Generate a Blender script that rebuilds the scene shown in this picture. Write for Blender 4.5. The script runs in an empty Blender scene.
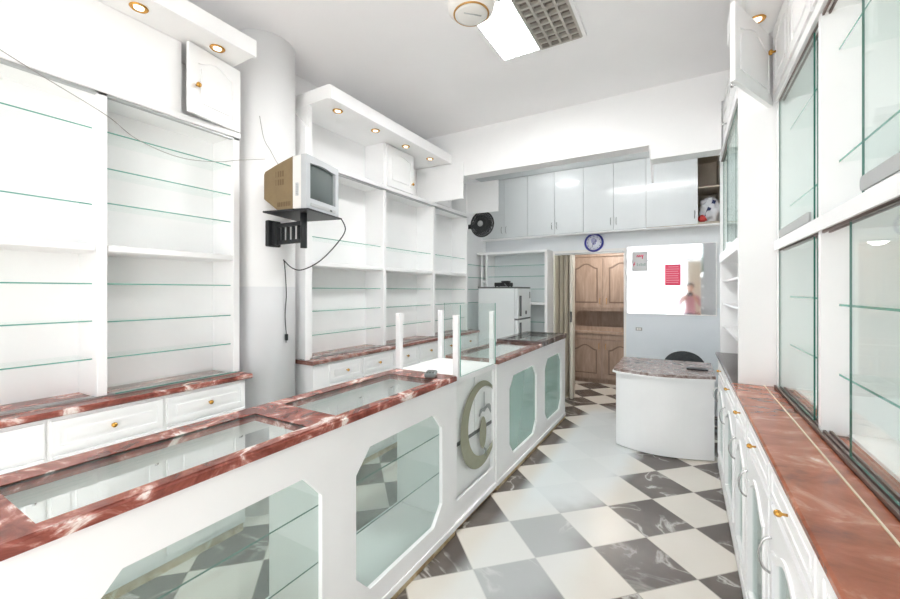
import bpy, bmesh, math, random
from mathutils import Vector, Matrix, noise
random.seed(7)
S = bpy.context.scene
COL = S.collection
PI = math.pi

# ------------------------------------------------------------------ materials
def lin(c):
    return tuple((v/255/12.92 if v/255 <= .04045 else ((v/255+.055)/1.055)**2.4) for v in c) + (1,)

def principled(name, rgb, rough=.5, metal=0., spec=.5, coat=0.):
    m = bpy.data.materials.new(name); m.use_nodes = True
    b = m.node_tree.nodes['Principled BSDF']
    b.inputs['Base Color'].default_value = lin(rgb)
    b.inputs['Roughness'].default_value = rough
    b.inputs['Metallic'].default_value = metal
    b.inputs['Specular IOR Level'].default_value = spec
    b.inputs['Coat Weight'].default_value = coat
    return m

def textured(name, stops, scale=6., detail=6., distort=1.2, rough=.3, bump=0., stretch=(1, 1, 1), spec=.5, noise_rough=.55):
    """noise driven colour ramp, stops = [(pos, rgb)]"""
    m = principled(name, stops[0][1], rough, spec=spec)
    nt = m.node_tree; N = nt.nodes; L = nt.links
    b = N['Principled BSDF']
    tc = N.new('ShaderNodeTexCoord'); mp = N.new('ShaderNodeMapping'); mp.inputs['Scale'].default_value = stretch
    L.new(tc.outputs['Object'], mp.inputs['Vector'])
    nz = N.new('ShaderNodeTexNoise'); nz.inputs['Scale'].default_value = scale
    nz.inputs['Detail'].default_value = detail; nz.inputs['Distortion'].default_value = distort
    nz.inputs['Roughness'].default_value = noise_rough
    L.new(mp.outputs['Vector'], nz.inputs['Vector'])
    r = N.new('ShaderNodeValToRGB')
    el = r.color_ramp.elements
    while len(el) < len(stops): el.new(.5)
    for e, (p, c) in zip(el, stops): e.position = p; e.color = lin(c)
    L.new(nz.outputs['Fac'], r.inputs['Fac']); L.new(r.outputs['Color'], b.inputs['Base Color'])
    if bump:
        bp = N.new('ShaderNodeBump'); bp.inputs['Strength'].default_value = bump; bp.inputs['Distance'].default_value = .01
        L.new(nz.outputs['Fac'], bp.inputs['Height']); L.new(bp.outputs['Normal'], b.inputs['Normal'])
    return m

def glass_mat(name, tint, fres=1.45, haze=0., haze_rgb=(200, 215, 212)):
    m = bpy.data.materials.new(name); m.use_nodes = True
    nt = m.node_tree; N = nt.nodes; L = nt.links
    N.remove(N['Principled BSDF']); out = N['Material Output']
    t = N.new('ShaderNodeBsdfTransparent'); t.inputs['Color'].default_value = tint + (1,)
    g = N.new('ShaderNodeBsdfGlossy'); g.inputs['Roughness'].default_value = .02; g.inputs['Color'].default_value = (.95, .98, .97, 1)
    lw = N.new('ShaderNodeLayerWeight'); lw.inputs['Blend'].default_value = .5
    p5 = N.new('ShaderNodeMath'); p5.operation = 'POWER'; p5.inputs[1].default_value = 5.; L.new(lw.outputs['Facing'], p5.inputs[0])
    f = N.new('ShaderNodeMath'); f.operation = 'MULTIPLY_ADD'; f.inputs[1].default_value = .45; f.inputs[2].default_value = ((fres-1)/(fres+1))**2*.7; L.new(p5.outputs[0], f.inputs[0])
    mx = N.new('ShaderNodeMixShader')
    L.new(f.outputs[0], mx.inputs['Fac']); L.new(g.outputs['BSDF'], mx.inputs[2])
    if haze:
        d = N.new('ShaderNodeBsdfDiffuse'); d.inputs['Color'].default_value = lin(haze_rgb)
        m2 = N.new('ShaderNodeMixShader'); m2.inputs['Fac'].default_value = haze
        L.new(t.outputs['BSDF'], m2.inputs[1]); L.new(d.outputs['BSDF'], m2.inputs[2]); L.new(m2.outputs['Shader'], mx.inputs[1])
    else:
        L.new(t.outputs['BSDF'], mx.inputs[1])
    L.new(mx.outputs['Shader'], out.inputs['Surface'])
    return m

def emit(name, rgb, s):
    m = bpy.data.materials.new(name); m.use_nodes = True
    b = m.node_tree.nodes['Principled BSDF']
    b.inputs['Base Color'].default_value = lin(rgb)
    b.inputs['Emission Color'].default_value = lin(rgb); b.inputs['Emission Strength'].default_value = s
    return m

M = {}
M['wall'] = textured('wall_paint', [(.3, (244, 244, 244)), (.7, (247, 247, 247))], 3, 4, .3, .6)
M['column'] = None
M['ceiling'] = textured('ceiling_paint', [(.3, (243, 242, 243)), (.7, (246, 245, 246))], 2, 4, .3, .8)
M['white'] = textured('white_lacquer', [(.3, (245, 245, 245)), (.7, (248, 248, 248))], 4, 3, .2, .35)
M['whitegloss'] = textured('glossy_white_laminate', [(.3, (224, 228, 229)), (.7, (228, 232, 233))], 2, 3, .2, .14)
M['pavement'] = textured('pale_paving', [(.3, (206, 202, 196)), (.7, (218, 214, 208))], 3, 5, .5, .8)
M['coolwall'] = textured('rear_wall_paint', [(.3, (226, 230, 232)), (.7, (230, 233, 235))], 3, 4, .3, .55)
M['bluewall'] = textured('cool_grey_paint', [(.3, (226, 233, 238)), (.7, (230, 236, 241))], 3, 4, .3, .5)
M['brass'] = principled('brass', (212, 160, 80), .25, 1.)
M['chrome'] = principled('chrome', (200, 200, 200), .2, 1.)
M['alu'] = principled('aluminium', (178, 180, 180), .4, .6)
M['greystrip'] = principled('grey_grip', (176, 178, 178), .5)
M['track'] = principled('bronze_track', (120, 104, 98), .4, .4)
M['darkgap'] = principled('dark_track', (60, 62, 62), .5)
M['black'] = principled('black_metal', (38, 40, 42), .45)
M['blackplastic'] = textured('black_plastic', [(.3, (30, 31, 33)), (.7, (40, 41, 43))], 20, 3, 0, .5)
M['fabric'] = textured('dark_fabric', [(.3, (48, 52, 54)), (.7, (64, 68, 70))], 80, 4, 0, .9)
M['tan'] = textured('tan_plastic', [(.3, (126, 106, 76)), (.7, (138, 118, 86))], 8, 4, .5, .55)
M['tanvent'] = principled('tan_vent', (104, 82, 54), .6)
M['silver'] = principled('silver_plastic', (190, 193, 196), .4)
M['offwhite'] = principled('offwhite_plastic', (232, 230, 226), .4)
M['screen'] = principled('tube_glass', (92, 100, 99), .12)
M['gold'] = principled('gold_ring', (196, 150, 88), .3, .7)
M['beige'] = textured('beige_vinyl', [(.3, (206, 199, 184)), (.7, (218, 211, 197))], 5, 4, .4, .5, stretch=(1, 1, .1))
M['wood'] = textured('limed_wood', [(.25, (142, 120, 106)), (.5, (160, 138, 122)), (.75, (176, 154, 138))], 5, 6, 1.2, .45, stretch=(3, 3, .5))
M['woodshade'] = textured('limed_wood_groove_shade', [(.3, (116, 96, 82)), (.7, (128, 106, 92))], 5, 6, 1., .5, stretch=(3, 3, .5))  # darker copy of the wood, paints shade into the door grooves
M['interior'] = textured('raw_board', [(.3, (186, 176, 162)), (.7, (200, 190, 176))], 4, 5, .6, .8)
M['plinth'] = textured('chipped_plinth', [(.3, (150, 122, 84)), (.5, (188, 164, 124)), (.7, (214, 200, 172))], 14, 6, 1., .8)
M['tanedge'] = principled('bare_wood_edge', (216, 204, 182), .6)
M['fridge'] = textured('fridge_enamel', [(.3, (226, 231, 231)), (.7, (231, 235, 235))], 3, 3, .2, .3)
M['fridgedark'] = principled('fridge_trim', (88, 92, 92), .4)
M['blue'] = principled('blue_rim', (46, 50, 140), .4)
M['face'] = principled('clock_face', (238, 240, 246), .4)
M['pinkpaper'] = principled('pink_paper', (236, 84, 114), .7)
M['greypaper'] = principled('grey_paper', (205, 204, 204), .7)
M['pinkink'] = principled('pink_ink', (226, 70, 104), .7)
M['greenink'] = principled('grey_ink', (150, 168, 160), .7)
M['whiteink'] = principled('white_ink', (248, 176, 190), .7)
M['bag'] = textured('white_plastic_bag', [(.3, (214, 216, 222)), (.7, (236, 238, 242))], 12, 5, 1, .35)
M['navy'] = principled('navy_print', (38, 48, 92), .5)
M['red'] = principled('red_plastic', (214, 70, 66), .45)
M['emblem'] = textured('frosted_olive_film', [(.3, (150, 151, 130)), (.7, (158, 159, 138))], 20, 4, 0, .7)
M['emblem_edge'] = principled('grey_film', (158, 162, 160), .7)
M['glass'] = glass_mat('clear_glass', (.97, .985, .98))
M['glassgreen'] = glass_mat('green_tinted_glass', (.90, .955, .94), 1.45, .42, (168, 200, 192))
M['glassdoor'] = glass_mat('sliding_glass', (.955, .98, .972))
M['glasshaze'] = glass_mat('dusty_glass', (.925, .965, .955), 1.4, .12, (205, 222, 218))
M['glassgate'] = glass_mat('gate_glass', (.99, .995, .992), 1.3)
M['glassedge'] = principled('green_glass_edge', (96, 160, 146), .15)
M['glassedgedark'] = principled('dark_green_glass_edge', (54, 108, 96), .15)
M['mirror'] = principled('mirror_silver', (248, 250, 252), .05, 1.)
M['louvre'] = principled('louvre_reflector', (196, 192, 186), .35, .5)
M['louvredark'] = principled('louvre_cell', (120, 112, 104), .6)
M['lamp_on'] = emit('lit_tube', (255, 255, 255), 45.)
M['tube_on'] = emit('lit_thin_tube', (255, 255, 255), 40.)
M['tube_fill'] = emit('added_fill_tube', (255, 255, 255), 24.)
M['bulb'] = emit('halogen_bulb', (255, 246, 228), .8)
M['grey'] = principled('grey_device', (120, 128, 128), .5)
M['skin'] = principled('skin', (206, 160, 136), .6)
M['pinkcloth'] = textured('dusty_pink_cotton', [(.3, (196, 142, 150)), (.7, (212, 158, 166))], 40, 4, 0, .9)
M['greycloth'] = textured('grey_denim', [(.3, (92, 96, 112)), (.7, (112, 116, 132))], 60, 4, 0, .9)
M['hair'] = principled('dark_hair', (44, 34, 30), .6)
M['marble_red'] = textured('red_veined_marble', [(.28, (74, 34, 30)), (.42, (118, 58, 48)), (.53, (146, 80, 68)), (.58, (184, 128, 116)), (.64, (240, 228, 222))], 8, 10, 1.0, .16, stretch=(1, .8, 1), noise_rough=.66)
M['marble_orange'] = textured('russet_marble', [(.28, (98, 52, 38)), (.44, (146, 80, 54)), (.56, (164, 98, 72)), (.66, (192, 140, 118)), (.74, (226, 206, 194))], 5, 10, .9, .2, stretch=(.9, 1.5, 1), noise_rough=.66)
M['marble_brown'] = textured('brown_marble', [(.28, (100, 66, 58)), (.5, (146, 102, 92)), (.62, (166, 140, 134)), (.74, (210, 200, 196))], 6, 9, 1.6, .2)
M['marble_dark'] = textured('charcoal_marble', [(.28, (58, 50, 48)), (.5, (84, 74, 72)), (.66, (118, 108, 106))], 6, 9, 1.5, .2)
M['marble_desk'] = textured('grey_brown_marble', [(.28, (92, 74, 68)), (.45, (134, 114, 108)), (.58, (164, 152, 148)), (.72, (206, 202, 200))], 9, 9, 1.8, .2, noise_rough=.65)

def column_mat():
    m = principled('two_tone_column_paint', (242, 242, 242), .6)
    nt = m.node_tree; N = nt.nodes; L = nt.links
    tc = N.new('ShaderNodeTexCoord'); sp = N.new('ShaderNodeSeparateXYZ'); L.new(tc.outputs['Object'], sp.inputs[0])
    gt = N.new('ShaderNodeMath'); gt.operation = 'GREATER_THAN'; gt.inputs[1].default_value = 1.56
    L.new(sp.outputs['Z'], gt.inputs[0])
    mx = N.new('ShaderNodeMix'); mx.data_type = 'RGBA'
    mx.inputs['A'].default_value = lin((230, 231, 233)); mx.inputs['B'].default_value = lin((243, 243, 243))
    L.new(gt.outputs[0], mx.inputs['Factor']); L.new(mx.outputs['Result'], N['Principled BSDF'].inputs['Base Color'])
    return m
M['column'] = column_mat()

def floor_mat():
    D = .532; CX, CY = -.203, 3.025
    m = principled('diagonal_marble_tiles', (200, 200, 200), .2)
    nt = m.node_tree; N = nt.nodes; L = nt.links; b = N['Principled BSDF']
    def math_(op, a, c=None):
        n = N.new('ShaderNodeMath'); n.operation = op
        for i, v in enumerate((a, c)):
            if v is None: continue
            if isinstance(v, (int, float)): n.inputs[i].default_value = v
            else: L.new(v, n.inputs[i])
        return n.outputs[0]
    g = N.new('ShaderNodeNewGeometry'); sp = N.new('ShaderNodeSeparateXYZ'); L.new(g.outputs['Position'], sp.inputs[0])
    x = math_('DIVIDE', math_('SUBTRACT', sp.outputs['X'], CX), D)
    y = math_('DIVIDE', math_('SUBTRACT', sp.outputs['Y'], CY), D)
    u = math_('ADD', math_('ADD', x, y), 40.5)
    v = math_('ADD', math_('SUBTRACT', x, y), 40.5)
    fu = math_('FLOOR', u); fv = math_('FLOOR', v)
    # a tile sits at integer (fu, fv); dark ones where the sum is even
    par = math_('MODULO', math_('ADD', fu, fv), 2.)
    ru = math_('FRACT', u); rv = math_('FRACT', v)
    eu = math_('MINIMUM', ru, math_('SUBTRACT', 1., ru)); ev = math_('MINIMUM', rv, math_('SUBTRACT', 1., rv))
    grout = math_('LESS_THAN', math_('MINIMUM', eu, ev), .007)
    cb = N.new('ShaderNodeCombineXYZ'); L.new(fu, cb.inputs[0]); L.new(fv, cb.inputs[1])
    wn = N.new('ShaderNodeTexWhiteNoise'); wn.noise_dimensions = '3D'; L.new(cb.outputs[0], wn.inputs['Vector'])
    vm = N.new('ShaderNodeVectorMath'); vm.operation = 'MULTIPLY_ADD'
    vm.inputs[1].default_value = (7, 7, 7); L.new(wn.outputs['Color'], vm.inputs[0]); L.new(g.outputs['Position'], vm.inputs[2])
    nz = N.new('ShaderNodeTexNoise'); nz.inputs['Scale'].default_value = 2.4; nz.inputs['Detail'].default_value = 7
    nz.inputs['Distortion'].default_value = .9; L.new(vm.outputs[0], nz.inputs['Vector'])
    vein = math_('ABSOLUTE', math_('SUBTRACT', nz.outputs['Fac'], .5))
    nz2 = N.new('ShaderNodeTexNoise'); nz2.inputs['Scale'].default_value = 2.2; nz2.inputs['Detail'].default_value = 4
    L.new(vm.outputs[0], nz2.inputs['Vector'])
    vr = N.new('ShaderNodeValToRGB'); el = vr.color_ramp.elements
    el[0].position = 0.; el[0].color = lin((190, 186, 180)); el[1].position = .022; el[1].color = lin((104, 96, 90))
    e = el.new(.2); e.color = lin((84, 77, 72))
    L.new(vein, vr.inputs['Fac'])
    ms = N.new('ShaderNodeMapRange'); ms.inputs['From Min'].default_value = .47; ms.inputs['From Max'].default_value = .60
    L.new(nz2.outputs['Fac'], ms.inputs['Value']); msk = ms.outputs[0]
    mxv = N.new('ShaderNodeMix'); mxv.data_type = 'RGBA'; mxv.inputs['A'].default_value = lin((88, 80, 75)); L.new(vr.outputs['Color'], mxv.inputs['B']); L.new(msk, mxv.inputs['Factor'])
    lr = N.new('ShaderNodeValToRGB'); el = lr.color_ramp.elements
    el[0].position = .3; el[0].color = lin((214, 208, 198)); el[1].position = .7; el[1].color = lin((218, 213, 204)); L.new(nz.outputs['Fac'], lr.inputs['Fac'])
    mx = N.new('ShaderNodeMix'); mx.data_type = 'RGBA'
    L.new(par, mx.inputs['Factor']); L.new(mxv.outputs['Result'], mx.inputs['A']); L.new(lr.outputs['Color'], mx.inputs['B'])
    mg = N.new('ShaderNodeMix'); mg.data_type = 'RGBA'; mg.inputs['B'].default_value = lin((170, 164, 154))
    L.new(grout, mg.inputs['Factor']); L.new(mx.outputs['Result'], mg.inputs['A'])
    # pale haze painted into the tile colour between counter and desk
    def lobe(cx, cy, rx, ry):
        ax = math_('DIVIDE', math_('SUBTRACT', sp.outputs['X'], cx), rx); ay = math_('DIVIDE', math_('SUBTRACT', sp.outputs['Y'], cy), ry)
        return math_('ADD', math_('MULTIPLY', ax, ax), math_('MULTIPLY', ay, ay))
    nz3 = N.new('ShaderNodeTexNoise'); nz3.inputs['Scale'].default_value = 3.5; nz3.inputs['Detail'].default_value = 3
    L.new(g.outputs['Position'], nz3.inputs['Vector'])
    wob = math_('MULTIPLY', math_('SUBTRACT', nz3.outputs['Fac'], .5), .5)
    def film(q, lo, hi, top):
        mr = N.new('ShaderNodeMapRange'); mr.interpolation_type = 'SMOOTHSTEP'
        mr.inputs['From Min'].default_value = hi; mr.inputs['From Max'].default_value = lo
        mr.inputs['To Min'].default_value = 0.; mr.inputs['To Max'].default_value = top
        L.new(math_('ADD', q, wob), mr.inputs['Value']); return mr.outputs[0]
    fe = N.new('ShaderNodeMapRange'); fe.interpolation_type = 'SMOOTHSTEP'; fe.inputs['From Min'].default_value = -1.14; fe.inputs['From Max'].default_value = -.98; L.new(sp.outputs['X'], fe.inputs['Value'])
    haze_fac = math_('MULTIPLY', fe.outputs[0], math_('MAXIMUM', film(lobe(-.87, 4.05, .50, 1.5), .5, 1.25, .95), film(lobe(-.86, 2.45, .42, 1.15), .2, 1.3, .55)))
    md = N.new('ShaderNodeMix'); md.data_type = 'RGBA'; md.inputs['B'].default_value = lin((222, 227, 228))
    L.new(haze_fac, md.inputs['Factor']); L.new(mg.outputs['Result'], md.inputs['A'])
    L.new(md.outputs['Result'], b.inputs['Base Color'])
    rr = N.new('ShaderNodeMapRange'); rr.inputs['To Min'].default_value = .25; rr.inputs['To Max'].default_value = .28
    L.new(nz2.outputs['Fac'], rr.inputs['Value']); L.new(rr.outputs[0], b.inputs['Roughness'])
    b.inputs['Specular IOR Level'].default_value = .6
    return m
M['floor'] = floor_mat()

# ------------------------------------------------------------------ geometry helpers
def new(): return bmesh.new()

def box(bm, x0, x1, y0, y1, z0, z1, bev=0., seg=2, mi=0):
    r = bmesh.ops.create_cube(bm, size=1)
    vs = r['verts']
    for v in vs:
        v.co = Vector(((x0+x1)/2+v.co.x*abs(x1-x0), (y0+y1)/2+v.co.y*abs(y1-y0), (z0+z1)/2+v.co.z*abs(z1-z0)))
    fs = {f for v in vs for f in v.link_faces}
    for f in fs: f.material_index = mi
    if bev:
        es = list({e for v in vs for e in v.link_edges})
        bmesh.ops.bevel(bm, geom=es, offset=bev, segments=seg, affect='EDGES', profile=.5)
    return bm

def slab(bm, x0, x1, y0, y1, z0, z1, front=None):
    """pane: slot 0 on the two large faces, slot 1 on the thin edges"""
    d = (abs(x1-x0), abs(y1-y0), abs(z1-z0)); ax = d.index(min(d))
    n0 = set(bm.faces)
    box(bm, x0, x1, y0, y1, z0, z1)
    bm.normal_update()
    for f in bm.faces:
        if f not in n0: f.material_index = 0 if abs(f.normal[ax]) > .5 or (front and f.normal.dot(Vector(front)) < .5) else 1
    return bm

def emb(axis, u, v, a):
    return {'x': (a, u, v), 'y': (u, a, v), 'z': (u, v, a)}[axis]

def prism(bm, loops, axis, a0, a1, mi=0, edge_mi=None):
    """extrude the area between 2-D loops (first outer, others holes) along axis"""
    edges = []
    for lp in loops:
        vs = [bm.verts.new(emb(axis, u, v, a0)) for u, v in lp]
        for i in range(len(vs)): edges.append(bm.edges.new((vs[i], vs[(i+1) % len(vs)])))
    r = bmesh.ops.triangle_fill(bm, use_beauty=True, use_dissolve=False, edges=edges)
    fs = [g for g in r['geom'] if isinstance(g, bmesh.types.BMFace)]
    ext = bmesh.ops.extrude_face_region(bm, geom=fs)
    nv = [g for g in ext['geom'] if isinstance(g, bmesh.types.BMVert)]
    bmesh.ops.translate(bm, vec=Vector(emb(axis, 0, 0, a1-a0)), verts=nv)
    vs = set(nv)
    for f in fs: vs.update(f.verts)
    allf = list({f for v in vs for f in v.link_faces})
    bmesh.ops.recalc_face_normals(bm, faces=allf)
    ai = 'xyz'.index(axis)
    for f in allf:
        f.normal_update()
        f.material_index = mi if (edge_mi is None or abs(f.normal[ai]) > .5) else edge_mi
    return bm

def rect(u0, u1, v0, v1): return [(u0, v0), (u1, v0), (u1, v1), (u0, v1)]
def rrect(u0, u1, v0, v1, r, n=6):
    o = []
    for cu, cv, a in ((u1-r, v0+r, -PI/2), (u1-r, v1-r, 0), (u0+r, v1-r, PI/2), (u0+r, v0+r, PI)):
        o += [(cu+r*math.cos(a+PI/2*i/n), cv+r*math.sin(a+PI/2*i/n)) for i in range(n+1)]
    return o
def octa(u0, u1, v0, v1, cu=.09, cv=.10):
    return [(u0+cu, v0), (u1-cu, v0), (u1, v0+cv), (u1, v1-cv), (u1-cu, v1), (u0+cu, v1), (u0, v1-cv), (u0, v0+cv)]
def circle(cu, cv, r, n=48, a0=0., a1=2*PI, rv=None):
    full = abs(a1-a0-2*PI) < 1e-6
    k = n if full else n+1
    return [(cu+r*math.cos(a0+(a1-a0)*i/n), cv+(rv or r)*math.sin(a0+(a1-a0)*i/n)) for i in range(k)]
def arched(u0, u1, v0, v1, rise=.06, n=12):
    pts = [(u0, v0), (u1, v0)]
    for i in range(n+1):
        t = i/n; u = u1+(u0-u1)*t
        s = .5-.5*math.cos(2*PI*t)
        pts.append((u, v1-rise+rise*s))
    return pts

def lathe(bm, c, prof, axis='z', n=32, mi=0):
    """prof = [(radius, along)] about the axis through c"""
    rings = []
    for r, h in prof:
        ring = []
        for i in range(n):
            a = 2*PI*i/n; u, v = r*math.cos(a), r*math.sin(a)
            p = {'z': (u, v, h), 'x': (h, u, v), 'y': (u, h, v)}[axis]
            ring.append(bm.verts.new((c[0]+p[0], c[1]+p[1], c[2]+p[2])))
        rings.append(ring)
    fs = []
    for a, b in zip(rings, rings[1:]):
        for i in range(n): fs.append(bm.faces.new((a[i], a[(i+1) % n], b[(i+1) % n], b[i])))
    for ring in (rings[0], rings[-1]):
        fs.append(bm.faces.new(ring))
    for f in fs: f.material_index = mi; f.smooth = True
    bmesh.ops.recalc_face_normals(bm, faces=fs)
    return bm

def torus(bm, c, R, r, axis='z', n=40, m=10):
    vs = []
    for i in range(n):
        a = 2*PI*i/n; ring = []
        for j in range(m):
            b = 2*PI*j/m; rr = R+r*math.cos(b); h = r*math.sin(b)
            u, v = rr*math.cos(a), rr*math.sin(a)
            p = {'z': (u, v, h), 'x': (h, u, v), 'y': (u, h, v)}[axis]
            ring.append(bm.verts.new((c[0]+p[0], c[1]+p[1], c[2]+p[2])))
        vs.append(ring)
    fs = []
    for i in range(n):
        for j in range(m):
            fs.append(bm.faces.new((vs[i][j], vs[(i+1) % n][j], vs[(i+1) % n][(j+1) % m], vs[i][(j+1) % m])))
    for f in fs: f.smooth = True
    bmesh.ops.recalc_face_normals(bm, faces=fs)
    return bm

def smooth_path(pts, k=8):
    P = [Vector(p) for p in pts]; out = []
    for i in range(len(P)-1):
        p0 = P[max(i-1, 0)]; p1 = P[i]; p2 = P[i+1]; p3 = P[min(i+2, len(P)-1)]
        for s in range(k):
            t = s/k
            out.append(.5*((2*p1)+(-p0+p2)*t+(2*p0-5*p1+4*p2-p3)*t*t+(-p0+3*p1-3*p2+p3)*t**3))
    out.append(P[-1]); return out

def tube(bm, pts, r, n=8, k=8, smooth=True, mi=0):
    path = smooth_path(pts, k) if smooth else [Vector(p) for p in pts]
    rings = []
    up = Vector((.13, .27, .95)).normalized()
    for i, p in enumerate(path):
        d = (path[min(i+1, len(path)-1)]-path[max(i-1, 0)]).normalized()
        a = d.cross(up)
        if a.length < .05: a = d.cross(Vector((1, 0, 0)))
        a.normalize(); b = d.cross(a)
        rings.append([bm.verts.new(p+r*(math.cos(2*PI*j/n)*a+math.sin(2*PI*j/n)*b)) for j in range(n)])
    fs = []
    for a, b in zip(rings, rings[1:]):
        for j in range(n): fs.append(bm.faces.new((a[j], a[(j+1) % n], b[(j+1) % n], b[j])))
    fs.append(bm.faces.new(rings[0])); fs.append(bm.faces.new(rings[-1]))
    for f in fs: f.smooth = True; f.material_index = mi
    bmesh.ops.recalc_face_normals(bm, faces=fs)
    return bm

def ball(bm, c, r, sx=1, sy=1, sz=1, sub=3, jitter=0., fr=3., seed=0):
    r_ = bmesh.ops.create_icosphere(bm, subdivisions=sub, radius=1)
    for v in r_['verts']:
        k = 1.
        if jitter: k += jitter*noise.noise(v.co*fr+Vector((seed, seed*2.1, 0)))
        v.co = Vector((c[0]+v.co.x*r*sx*k, c[1]+v.co.y*r*sy*k, c[2]+v.co.z*r*sz*k))
    for f in {f for v in r_['verts'] for f in v.link_faces}: f.smooth = True
    return bm

def root_of(p):
    while p.parent: p = p.parent
    return p

def obj(name, bm, mats, parent=None, local=False, origin=None):
    """link bm as one object; world coordinates unless local"""
    me = bpy.data.meshes.new(name)
    o = bpy.data.objects.new(name, me); COL.objects.link(o)
    if not isinstance(mats, (list, tuple)): mats = [mats]
    for m in mats: me.materials.append(m)
    if parent is not None:
        if not local:
            off = Vector((0, 0, 0)); p = parent
            while p: off += p.location; p = p.parent
            bmesh.ops.translate(bm, vec=-off, verts=bm.verts)
        o.parent = parent
    elif not local:
        xs = [v.co.x for v in bm.verts]; ys = [v.co.y for v in bm.verts]; zs = [v.co.z for v in bm.verts]
        c = Vector(origin) if origin else Vector(((min(xs)+max(xs))/2, (min(ys)+max(ys))/2, min(zs)))
        bmesh.ops.translate(bm, vec=-c, verts=bm.verts); o.location = c
    bm.to_mesh(me); bm.free()
    return o

def tag(o, label, cat, group=None, kind=None):
    o['label'] = label; o['category'] = cat
    if group: o['group'] = group
    if kind: o['kind'] = kind
    return o

def thing(name, label, cat, loc=(0, 0, 0), group=None, rz=0.):
    o = bpy.data.objects.new(name, None); COL.objects.link(o)
    o.location = loc; o.rotation_euler = (0, 0, rz); o.empty_display_size = .1
    return tag(o, label, cat, group)

def struct(name, bm, mats):
    o = obj(name, bm, mats, origin=(0, 0, 0)); o['kind'] = 'structure'; return o

def dup(o, loc, label=None, rz=None):
    r = o.copy(); COL.objects.link(r); r.location = loc
    if rz is not None: r.rotation_euler = (0, 0, rz)
    if label: r['label'] = label
    for ch in list(o.children):
        c = ch.copy(); COL.objects.link(c); c.parent = r
        for g in list(ch.children):
            d = g.copy(); COL.objects.link(d); d.parent = c
    return r

def panel_front(bm, axis, u0, u1, v0, v1, a_back, a_front, border=.05, groove=.006, arch=0., gmi=0):
    """framed door or drawer front; recessed field with a raised centre"""
    inner = arched(u0+border, u1-border, v0+border, v1-border, arch) if arch else rect(u0+border, u1-border, v0+border, v1-border)
    prism(bm, [rect(u0, u1, v0, v1), inner], axis, a_back, a_front)
    s = 1 if a_front > a_back else -1
    prism(bm, [inner], axis, a_back, a_front-s*groove, gmi)
    g = .022
    if u1-u0 > 2*border+3*g and v1-v0 > 2*border+3*g:
        fld = arched(u0+border+g, u1-border-g, v0+border+g, v1-border-g, arch) if arch else rect(u0+border+g, u1-border-g, v0+border+g, v1-border-g)
        prism(bm, [fld], axis, a_front-s*groove, a_front-s*.001)
    return bm

def knob(parent, p, axis, s, mat=None, r=.014):
    bm = new()
    lathe(bm, p, [(r*.45, 0), (r*.4, s*.012), (r, s*.017), (r*1.05, s*.024), (r*.7, s*.030), (.001, s*.032)], axis, 16)
    return obj('knob', bm, mat or M['brass'], parent)

def pull(parent, p, axis, s, L=.10, mat=None):
    """curved drop handle, vertical, standing off its door along axis"""
    x, y, z = p; pts = []
    for t, off in ((-.5, 0), (-.42, .02), (-.2, .032), (0, .035), (.2, .032), (.42, .02), (.5, 0)):
        q = Vector(p); q.z += t*L; q['xyz'.index(axis)] += s*off; pts.append(q)
    bm = new(); tube(bm, pts, .0045, 8, 5)
    return obj('handle', bm, mat or M['chrome'], parent)

# ------------------------------------------------------------------ camera
TH = math.atan(234/400)
cam = bpy.data.cameras.new('camera'); co = bpy.data.objects.new('camera', cam); COL.objects.link(co)
cam.sensor_width = 36; cam.lens = 16; cam.shift_y = -8.5/900; cam.clip_start = .02; cam.clip_end = 60
co.location = (0, 0, 1.53); co.rotation_euler = (PI/2, 0, TH)
S.camera = co

# ------------------------------------------------------------------ setting
XL, XR, YB, YF, ZC = -2.755, .82, 5.85, -1.1, 3.31  # left wall, ceiling, beam and their fittings: coordinates already scaled about the camera
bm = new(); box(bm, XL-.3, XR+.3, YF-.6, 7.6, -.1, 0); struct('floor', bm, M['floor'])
bm = new(); box(bm, XL-.2, XR+.2, YF, 4.08, ZC, ZC+.1); struct('ceiling', bm, M['ceiling'])
bm = new(); box(bm, XL-.2, XL, YF, YB+.2, 0, ZC); struct('wall_left', bm, M['wall'])
bm = new(); box(bm, XR, XR+.2, YF, YB+.2, 0, ZC); struct('wall_right', bm, M['wall'])
DX0, DX1, DZ = -1.62, -.70, 2.07
bm = new()
box(bm, XL, DX0, YB, YB+.15, 0, 2.33); box(bm, DX0, DX1, YB, YB+.15, DZ, 2.33)
box(bm, XL, XR, YB+.55, YB+.7, 2.33, 3.3)
box(bm, DX1, XR, YB, YB+.15, 1.32, 2.33)
struct('wall_back', bm, M['coolwall'])
bm = new(); box(bm, DX1, XR, YB-.012, YB+.15, 0, 1.32); struct('wall_back_lower', bm, M['bluewall'])
bm = new(); box(bm, -9, 7, -9, YF-.6, -.14, -.04); struct('ground', bm, M['pavement'])
# beam and lowered rear ceiling
bm = new()
box(bm, XL, XR, 3.91, 4.08, 3.07, ZC); box(bm, -2.485, .262, 3.91, 4.08, 2.808, 3.07)
struct('trim_1', bm, M['wall'])
bm = new()
box(bm, -.25, .262, 3.91, 4.08, 2.682, 2.808)
prism(bm, [[(3.912, 2.808), (4.28, 2.808), (4.28, 2.565), (4.24, 2.565), (3.925, 2.775)]], 'x', -.266, -.25)
struct('trim_2', bm, M['wall'])
bm = new(); box(bm, XL-.2, XR+.2, 4.08, YB+.7, 3.24, 3.34); struct('ceiling_rear', bm, M['whitegloss'])
# ledge moulding under the overhead cupboards
bm = new()
prism(bm, [[(YB-.16, 2.335), (YB-.05, 2.335), (YB-.06, 2.315), (YB-.14, 2.315), (YB-.16, 2.322)]], 'x', XL, XR)
struct('trim_3', bm, M['white'])
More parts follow.
